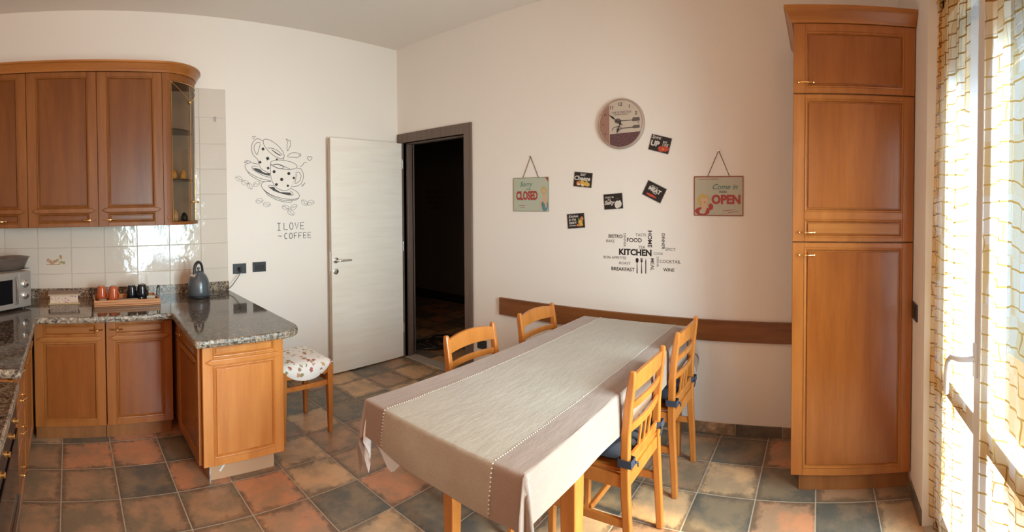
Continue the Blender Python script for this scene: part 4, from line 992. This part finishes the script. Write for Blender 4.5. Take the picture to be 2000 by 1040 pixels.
# ------------------------------------------------------------------ small cards
m_card = plain('card_black', (.018, .013, .012, 1), .45); m_chalk = plain('chalk_lettering', (.62, .58, .52, 1), .6); m_red = plain('print_red', (.48, .06, .03, 1), .5)
m_yel = plain('print_yellow', (.60, .38, .07, 1), .5); m_grn = plain('print_green', (.10, .20, .07, 1), .5); m_org = plain('print_orange', (.55, .20, .06, 1), .5)
def card(label, y, z, w, h, rot, texts, blobs):
    t = on_wall('wall_card', label, 'card', 'R', y, z, .001, 'small black kitchen motto cards'); t.rotation_euler = (ROT_R.to_matrix() @ Matrix.Rotation(rot, 3, 'Z')).to_euler()
    MB().box(-w/2, w/2, -h/2, h/2, 0, .003).build('board', m_card, t, local=True)
    e = .002; MB().ribbon([(-w/2+e, -h/2+e), (w/2-e, -h/2+e), (w/2-e, h/2-e), (-w/2+e, h/2-e)], .0022, .0032, True).build('border', m_chrome and plain('card_border', (.22, .20, .18, 1), .5) if 'card_border' not in bpy.data.materials else bpy.data.materials['card_border'], t, local=True)
    for (s_, x, yy, ww, sh, wt_) in texts: text('lettering', s_, t, m_chalk, width=ww, at=(x, yy), n=.0036, shear=sh, weight=wt_)
    for k_, (x, yy, rx, ry, mt) in enumerate(blobs): MB().poly(blob(x, yy, rx, ry, k_+3, jag=.12), .0031, .0034+.0001*k_).build('printed_motif', mt, t, local=True)
card('black motto card with a red pepper, just right of the clock', -2.617, 1.899, .146, .108, math.radians(-15), [('Spice', -.034, .036, .066, .3, .01), ('UP', -.034, -.004, .062, .05, .04), ('MY', .034, .018, .030, 0, .01), ('LIFE', .040, .001, .042, .1, .01)], [(.020, -.030, .028, .018, m_red), (.048, -.022, .020, .020, m_red), (.030, -.030, .010, .007, m_org)])
card('black motto card with cheese pieces, between left sign and clock', -2.035, 1.672, .147, .106, math.radians(-6), [('SAY', .0, .036, .045, 0, .03), ('Cheese', -.005, .010, .130, .2, .03)], [(-.030, -.028, .022, .016, m_org), (.005, -.030, .020, .018, m_yel), (.038, -.030, .022, .015, m_yel), (-.005, -.012, .014, .007, m_yel), (.03, -.013, .010, .006, m_yel), (.0, -.036, .012, .006, m_chalk), (-.032, -.034, .012, .006, m_chalk)])
card('black motto card with a white salt shaker, centre of the group', -2.274, 1.516, .143, .108, math.radians(4), [("DON'T BE", -.026, .030, .065, .1, .02), ('SO', -.030, .014, .022, .1, .02), ('Salty', -.028, -.010, .080, .35, .03)], [(.030, -.024, .022, .026, m_chalk), (.048, -.020, .014, .024, m_chalk), (.032, .018, .014, .006, m_ink2)])
card('black motto card with a sausage line, tilted most steeply', -2.577, 1.581, .145, .106, math.radians(-26), [('NICE TO', -.010, .030, .050, 0, .02), ('MEAT', .0, .010, .095, .05, .05), ('YOU', .004, -.008, .034, 0, .02)], [(-.01, -.032, .04, .008, m_red)])
card('black motto card with yellow fruit, lowest of the group', -1.977, 1.376, .142, .107, math.radians(5), [('Kitchen', -.018, .034, .080, .3, .02), ('is the', -.028, .012, .060, .2, .02), ('heart', -.026, -.010, .064, .3, .02), ('of home', -.030, -.032, .056, .1, .01)], [(.036, -.010, .018, .016, m_yel), (.050, .012, .012, .016, m_org), (.024, -.032, .022, .010, m_org), (.044, -.030, .014, .010, m_yel), (.026, .010, .008, .010, m_grn)])
ml = MB().ribbon([(-.035, -.022), (-.010, -.034), (.02, -.038), (.042, -.030)], .005, .0038)
# ------------------------------------------------------------------ hanging signs
m_sign = plain('sign_cream', (.44, .42, .32, 1), .5); m_signg = plain('sign_mint', (.43, .46, .36, 1), .5); m_teal = plain('sign_teal', (.06, .20, .17, 1), .5); m_sred = plain('sign_red', (.36, .045, .035, 1), .5)
m_skin = plain('print_skin', (.58, .38, .24, 1), .6); m_hair = plain('print_blond', (.52, .36, .12, 1), .6); m_brd = plain('sign_border_red', (.26, .055, .03, 1), .45); m_bl = plain('print_blue', (.10, .22, .26, 1), .5); m_str = plain('jute_string', (.16, .11, .07, 1), .8)
def sign(label, y, z, w, h, top, mat, bm):
    t = on_wall('hanging_sign', label, 'sign', 'R', y, z, .001, 'hanging metal door signs')
    MB().prism(rounded([(-w/2, -h/2), (w/2, -h/2), (w/2, h/2), (-w/2, h/2)], {0: .008, 1: .008, 2: .008, 3: .008}), .002, .006).build('plate', mat, t, bevel=.001, local=True)
    MB().ribbon([(-w/2+.004, -h/2+.004), (w/2-.004, -h/2+.004), (w/2-.004, h/2-.004), (-w/2+.004, h/2-.004)], .008 if bm is m_brd else .004, .0062, True).build('border', bm, t, local=True)
    MB().tube([(-w*.23, h/2-.01, .004), (0, top, .003)], .0024, 6).tube([(0, top, .003), (w*.23, h/2-.01, .004)], .0024, 6).build('string', m_str, t, local=True)
    MB().lathe([(.004, -.001), (.004, .006), (.006, .007), (.006, .009)], c=(0, top, 0), seg=10).build('nail', m_chrome, t, local=True)
    return t
def figure(t, parts):
    for k_, (x, yy, rx, ry, mt, jag) in enumerate(parts): MB().poly(blob(x, yy, rx, ry, k_, jag=jag), .0063, .0065+.0001*k_).build('printed_figure', mt, t, local=True)
s1 = sign('mint green hanging CLOSED sign left of the cards', -1.583, 1.572, .330, .262, .290, m_signg, plain('sign_olive', (.20, .18, .10, 1), .5))
text('lettering', 'Sorry', s1, m_teal, width=.120, at=(-.04, .075), n=.0075, shear=.4); text('lettering', "WE'RE", s1, m_ink2, width=.04, at=(-.02, .040), n=.0075)
text('lettering', 'CLOSED', s1, m_sred, width=.200, height=.070, at=(-.035, -.008), n=.0075, weight=.045); [MB().ribbon(p_, .003, .0065).build('underline', m_sred, s1, local=True) for p_ in ([(-.11, -.085), (-.05, -.083)], [(-.10, -.102), (-.055, -.100)])]
MB().poly(clip([(.165-.035, .131), (.162, .128), (.162, .09)], 0, 1, .13), .0063, .0066).build('corner_patch', m_sred, s1, local=True)
figure(s1, [(.128, -.085, .030, .042, m_bl, .05), (.122, -.02, .014, .055, m_skin, .05), (.120, .028, .024, .030, m_hair, .06), (.121, .024, .014, .018, m_skin, .03), (.095, -.08, .010, .035, m_skin, .05), (.140, -.06, .008, .045, m_skin, .05), (.110, -.075, .010, .02, m_teal, .05)])
s2 = sign('cream OPEN sign with red border hanging near the larder', -3.016, 1.551, .328, .258, .295, m_sign, m_brd)
text('lettering', 'Come in', s2, m_teal, width=.165, at=(.045, .060), n=.0075, shear=.4, weight=.01); text('lettering', "WE'RE", s2, m_ink2, width=.052, at=(.03, .026), n=.0075, weight=.02)
text('lettering', 'OPEN', s2, m_sred, width=.190, height=.062, at=(.050, -.022), n=.0075, weight=.05); [MB().ribbon(p_, .003, .0065).build('underline', m_sred, s2, local=True) for p_ in ([(.03, -.096), (.11, -.088)], [(.06, -.108), (.13, -.098)], [(-.13, .108), (0, .110)])]
figure(s2, [(-.105, -.098, .050, .028, m_sred, .05), (-.050, -.070, .016, .022, m_sred, .05), (-.100, -.030, .040, .045, m_hair, .10), (-.095, -.075, .018, .030, m_skin, .03), (-.092, -.028, .022, .028, m_skin, .03), (-.105, -.100, .020, .016, m_sign, .1), (-.100, -.002, .028, .012, m_hair, .1)])
MB().poly(blob(-.090, -.040, .006, .003, 2, jag=0), .0073, .0076).build('printed_lips', m_sred, s2, local=True)
# ------------------------------------------------------------------ word sticker
ws = on_wall('word_sticker', 'black KITCHEN word cloud sticker with cutlery above the bench rail', 'sticker', 'R', -2.492, 1.163, .0006)
for (s_, x, y, L, vert, wt_) in [("BISTRO",-.2015,.1105,.107,0,.6),("BAKE",-.2415,.077,.063,0,0),("DINNER",-.132,.086,.092,1,0),("FOOD",-.0605,.0875,.109,0,.7),("TASTE",-.013,.1245,.078,0,0),("HOME",.053,.098,.113,1,.8),("TEA",-.006,.0405,.048,0,0),("DINNER",.148,.085,.107,1,.7),("SPICY",.199,.033,.072,0,0),("KITCHEN",-.055,.0045,.24,0,1.5),("COOK",.114,.0015,.068,0,0),("BON APPETITE",-.208,-.038,.172,0,0),("ROAST",-.1315,-.074,.083,0,0),("BREAKFAST",-.146,-.1155,.174,0,.7),("MEAL",.071,-.074,.084,1,.3),("DRINK",.109,-.055,.068,1,0),("COCKTAIL",.197,-.049,.148,0,.2),("WINE",.187,-.1045,.078,0,.6)]:
    text('word', s_, ws, m_ink if wt_ >= .6 else m_ink2, width=L, at=(x, y), n=.0004, rot=-PI/2 if vert else 0, weight=.028*wt_)
cu = MB()
cu.poly([(-.040+.011*math.cos(a), -.050+.017*math.sin(a)) for a in [2*PI*i/18 for i in range(18)]], 0, .0005); cu.poly([(-.0415, -.065), (-.0385, -.065), (-.036, -.138), (-.044, -.138)], 0, .0005); cu.build('spoon_print', m_ink, ws, local=True)
cu = MB(); cu.poly([(-.015, -.050), (.001, -.050), (-.002, -.062), (-.012, -.062)], 0, .0005); cu.poly([(-.0085, -.060), (-.0055, -.060), (-.003, -.138), (-.011, -.138)], 0, .0005)
for x in (-.014, -.0095, -.005, 0): cu.ribbon([(x, -.051), (x, -.033)], .0025, 0, thick=.0005)
cu.build('fork_print', m_ink, ws, local=True)
MB().poly([(.024, -.033), (.026, -.045), (.026, -.078), (.0265, -.138), (.020, -.138), (.0205, -.078), (.019, -.060)], 0, .0005).build('knife_print', m_ink, ws, local=True)
# hall sticker, barely legible
hs = thing('hall_sticker', 'dark script lettering sticker on the dim hallway wall', 'sticker', (2.199, 1.75, 1.58), ROT_R)
for (s_, x, y, L) in (('Family', -.06, .11, .30), ('Home is where', .02, .03, .44), ('LOVE BEGINS', -.02, -.05, .36), ('love', 0, -.13, .18)): text('word', s_, hs, m_ink, width=L, at=(x, y), n=.0004, shear=.3)
# ------------------------------------------------------------------ coffee sticker
cf = on_wall('coffee_sticker', 'line drawing sticker of two coffee cups with beans beside the open door', 'sticker', 'L', -1.30, 1.76, .0006)
def W2(p):
    a, b = p; x = -1.6323587+7.251749e-4*a-1.140165e-5*b+6.5496e-8*a*a+4.08e-10*a*b; z = 2.1029174+3.48678e-5*a-6.820958e-4*b+6.3361e-9*a*a-5.8716e-8*a*b
    return (x+1.30, z-1.76)
def sm(pts, closed=False, n=6):
    P = [Vector((p[0], p[1], 0)) for p in pts]; Q = ([P[-1]]+P+[P[0], P[1]]) if closed else [P[0]*2-P[1]]+P+[P[-1]*2-P[-2]]; out = []
    for i in range(1, len(Q)-2):
        for j in range(n):
            t = j/n; a, b, c, d = Q[i-1], Q[i], Q[i+1], Q[i+2]; q = .5*((2*b)+(-a+c)*t+(2*a-5*b+4*c-d)*t*t+(-a+3*b-3*c+d)*t**3); out.append((q.x, q.y))
    if not closed: out.append(tuple(pts[-1]))
    return out
def ell(cx, cy, rx, ry, deg, a0=0, a1=360, n=40):
    t = math.radians(deg); out = []
    for i in range(n+1):
        a = math.radians(a0+(a1-a0)*i/n); x, y = rx*math.cos(a), ry*math.sin(a); out.append((cx+x*math.cos(t)-y*math.sin(t), cy+x*math.sin(t)+y*math.cos(t)))
    return out
LW = .0038
def stroke(m, pts, closed=False, w=LW): m.ribbon([W2(p) for p in pts], w, 0, closed, .0005); return m
def fillp(m, pts): m.poly([W2(p) for p in pts], 0, .0006); return m
m = MB()   # the back, tilted cup
stroke(m, ell(395, 190, 160, 62, 42)[:-1], True); stroke(m, sm([(262, 95), (200, 68), (145, 115), (130, 190), (150, 260), (205, 318), (212, 360), (245, 425), (330, 478)])); stroke(m, sm([(235, 125), (200, 115), (165, 150), (162, 200), (195, 258), (215, 200)], True))
stroke(m, sm([(322, 180), (380, 185), (440, 210), (500, 265)])); stroke(m, sm([(370, 200), (430, 240), (480, 270), (440, 255), (400, 225)], True)); stroke(m, sm([(512, 290), (515, 322)]))
m.build('tilted_cup', m_ink2, cf, local=True)
m = MB()
stroke(m, sm([(205, 372), (130, 358), (70, 368), (52, 400), (80, 455), (160, 510), (260, 550), (360, 570)])); stroke(m, sm([(80, 455), (105, 495), (170, 540), (260, 580), (365, 578)])); stroke(m, sm([(205, 400), (150, 395), (135, 412), (150, 440)])); stroke(m, sm([(150, 440), (230, 490), (300, 518), (352, 530)]))
fillp(m, [(145, 425), (180, 420), (235, 435), (262, 465), (300, 480), (350, 478), (350, 512), (290, 500), (220, 475), (175, 450)]); m.build('back_saucer', m_ink2, cf, local=True)
m = MB()
stroke(m, ell(515, 380, 160, 52, 8)[:-1], True); stroke(m, sm([(358, 368), (356, 450), (365, 540), (400, 620), (450, 668), (530, 690), (600, 662)])); stroke(m, sm([(362, 385), (440, 370), (510, 395), (590, 432)])); stroke(m, sm([(395, 385), (450, 380), (520, 410), (460, 425), (410, 405)], True))
stroke(m, sm([(672, 420), (720, 432), (750, 500), (735, 580), (690, 628), (605, 645)])); stroke(m, sm([(668, 478), (700, 472), (722, 510), (705, 570), (650, 604), (660, 540)], True)); stroke(m, sm([(670, 408), (640, 560), (600, 655)]), w=.0008)
m.build('front_cup', m_ink2, cf, local=True)
m = MB()
stroke(m, sm([(365, 582), (280, 585), (248, 615), (270, 670), (370, 740), (520, 785), (650, 790), (700, 760), (680, 710), (600, 660)])); stroke(m, sm([(270, 670), (300, 705), (400, 765), (520, 805), (640, 805), (695, 780)])); stroke(m, sm([(300, 705), (330, 745), (450, 805), (590, 830), (615, 808)])); stroke(m, sm([(400, 632), (350, 625), (332, 642), (420, 695), (560, 740), (625, 740), (615, 710), (590, 690)]))
fillp(m, [(340, 645), (400, 645), (415, 670), (470, 705), (540, 710), (590, 712), (612, 738), (560, 740), (470, 720), (390, 690)]); m.build('front_saucer', m_ink2, cf, local=True)
for k_, (x, y, r_) in enumerate(((268, 193, 19), (323, 305, 22), (232, 350, 18), (328, 420, 18), (432, 315, 13))): fillp(MB(), [(x+r_*1.1*math.cos(a+.3), y+r_*1.1*math.sin(a+.3)) for a in (0, PI/2, PI, 3*PI/2)]).build('dot', m_ink, cf, local=True)
for k_, (x, y, r_) in enumerate(((400, 463, 18), (575, 485, 18), (490, 555, 19), (635, 537, 14), (427, 616, 17), (563, 630, 14))): fillp(MB(), ell(x, y, r_, r_, 0, n=16)[:-1]).build('dot', m_ink, cf, local=True)
m = MB(); stroke(m, sm([(558, 215), (553, 150), (565, 95), (590, 92), (598, 140), (580, 180)], True)); stroke(m, sm([(558, 282), (595, 245), (650, 235), (695, 250), (690, 288), (620, 290)], True)); stroke(m, [(540, 80), (562, 78)]); stroke(m, [(550, 66), (552, 96)]); stroke(m, sm([(708, 240), (720, 262), (708, 285)])); m.build('splash', m_ink2, cf, local=True)
for p_ in (sm([(705, 398), (735, 390), (755, 360), (790, 348)]), sm([(825, 332), (800, 310), (803, 280), (822, 292), (835, 280), (853, 300), (825, 332)]), [(725, 640), (745, 612)], [(745, 632), (770, 592)], sm([(40, 355), (75, 328), (125, 345)]), sm([(48, 362), (70, 345), (90, 345)]), [(135, 48), (185, 38)], [(142, 72), (172, 55)]): stroke(MB(), p_).build('motion_mark', m_ink2, cf, local=True)
for (x, y, d_) in ((-22, 545, 20), (52, 595, 15), (108, 635, 55), (190, 610, -25), (225, 812, -8), (312, 855, 0), (537, 890, 15), (634, 885, -30), (600, 952, 35), (763, 832, 35), (835, 835, -15)):
    m = MB(); stroke(m, ell(x, y, 44, 27, d_)[:-1], True, .0022); c, s_ = math.cos(math.radians(d_)), math.sin(math.radians(d_))
    stroke(m, sm([(x-40*c, y-40*s_), (x-12*c+8*s_, y-12*s_-8*c), (x+12*c-8*s_, y+12*s_+8*c), (x+40*c, y+40*s_)]), w=.0028); m.build('coffee_bean', m_ink2, cf, local=True)
def wl(px, py): return ((px-545)/208.0*1.0-.017, (437-py)/245.0-.404+.0)
gl_ = {'I': [[(0, 0), (1, 0)], [(.5, 0), (.5, 1)], [(0, 1), (1, 1)]], 'L': [[(0, 0), (0, 1), (1, 1)]], 'O': [[(.5+.5*math.cos(a), .5+.5*math.sin(a)) for a in [2*PI*i/16 for i in range(17)]]],
 'V': [[(0, 0), (.5, 1), (1, 0)]], 'E': [[(1, 0), (0, 0), (0, 1), (1, 1)], [(0, .5), (.85, .5)]], 'C': [[(.5+.5*math.cos(a), .5+.5*math.sin(a)) for a in [math.radians(d) for d in range(-50, -311, -20)]]], 'F': [[(1, 0), (0, 0), (0, 1)], [(0, .5), (.8, .5)]], '~': [[(0, .6), (.25, .35), (.6, .65), (1, .4)]]}
def hand_letters(txt, x, z, w, h, gap, drop=0.0):
    for c_ in txt:
        if c_ != ' ':
            m = MB()
            for st_ in gl_[c_]: m.ribbon([(x+p[0]*w, z-p[1]*h) for p in st_], .0055, 0, False, .0005)
            m.build('letter', m_ink2, cf, local=True)
        x += w+gap
hand_letters('I', -.014, -.405, .030, .060, 0); hand_letters('LOVE', .048, -.403, .034, .058, .019)
hand_letters('~', -.008, -.502, .034, .024, 0); hand_letters('COFFEE', .052, -.492, .029, .048, .0165)
# ------------------------------------------------------------------ curtains on the window leaves
def curtain(x0, x1, label, seed):
    q = random.Random(seed); ph = [q.uniform(0, 6.28) for _ in range(6)]; m = MB(); nx, nz = 110, 60; Z0, Z1 = .05, OZ-.02; y0 = -4.186
    for j in range(nz+1):
        z = Z0+(Z1-Z0)*j/nz; k_ = 1-.35*j/nz
        for i in range(nx+1):
            x = x0+(x1-x0)*i/nx; s_ = (x-x0)
            m.v.append(Vector((x+.004*math.sin(3*z+ph[3]), y0+.009*k_*math.sin(46*s_+ph[0]+.5*math.sin(1.6*z))+.006*math.sin(83*s_+ph[1]+.4*z)+.004*math.sin(21*s_+2*z+ph[2]), z)))
    for j in range(nz):
        for i in range(nx): k_ = j*(nx+1)+i; m.f.append([k_, k_+1, k_+nx+2, k_+nx+1])
    t = thing('curtain', label, 'curtain', ((x0+x1)/2, -4.186, Z0), (0, 0, 0), 'gold and cream sheer curtains')
    o = m.build('sheer_panel', m_sheer, t, smooth=True); o.modifiers.clear()
    MB().tube([(x0-.0, y0, Z1), (x1+.0, y0, Z1)], .005, 8).build('curtain_rod', m_brass, t)
    return t
curtain(-1.395, -.882, 'gold checked sheer curtain on the window leaf beside the larder', 3)
curtain(-2.06, -1.575, 'gold checked sheer curtain on the window leaf nearest the camera', 5)
# black coil lying on the hall floor
m = MB(); q = random.Random(5)
for k_ in range(5):
    cx, cy, rx, ry = .36+.05*k_, .02-.03*k_, .13+q.uniform(-.03, .04), .12+q.uniform(-.03, .05); m.tube([(cx+rx*math.cos(a)*(1+.1*math.sin(3*a+k_)), cy+ry*math.sin(a), .012+.014*k_+.01*math.sin(2*a+k_)) for a in [2*PI*i/28 for i in range(29)]], .011, 8)
hc = m.build('coiled_hose', m_black, smooth=True); tag(hc, 'tangle of black hose lying on the dark hallway floor', 'hose')
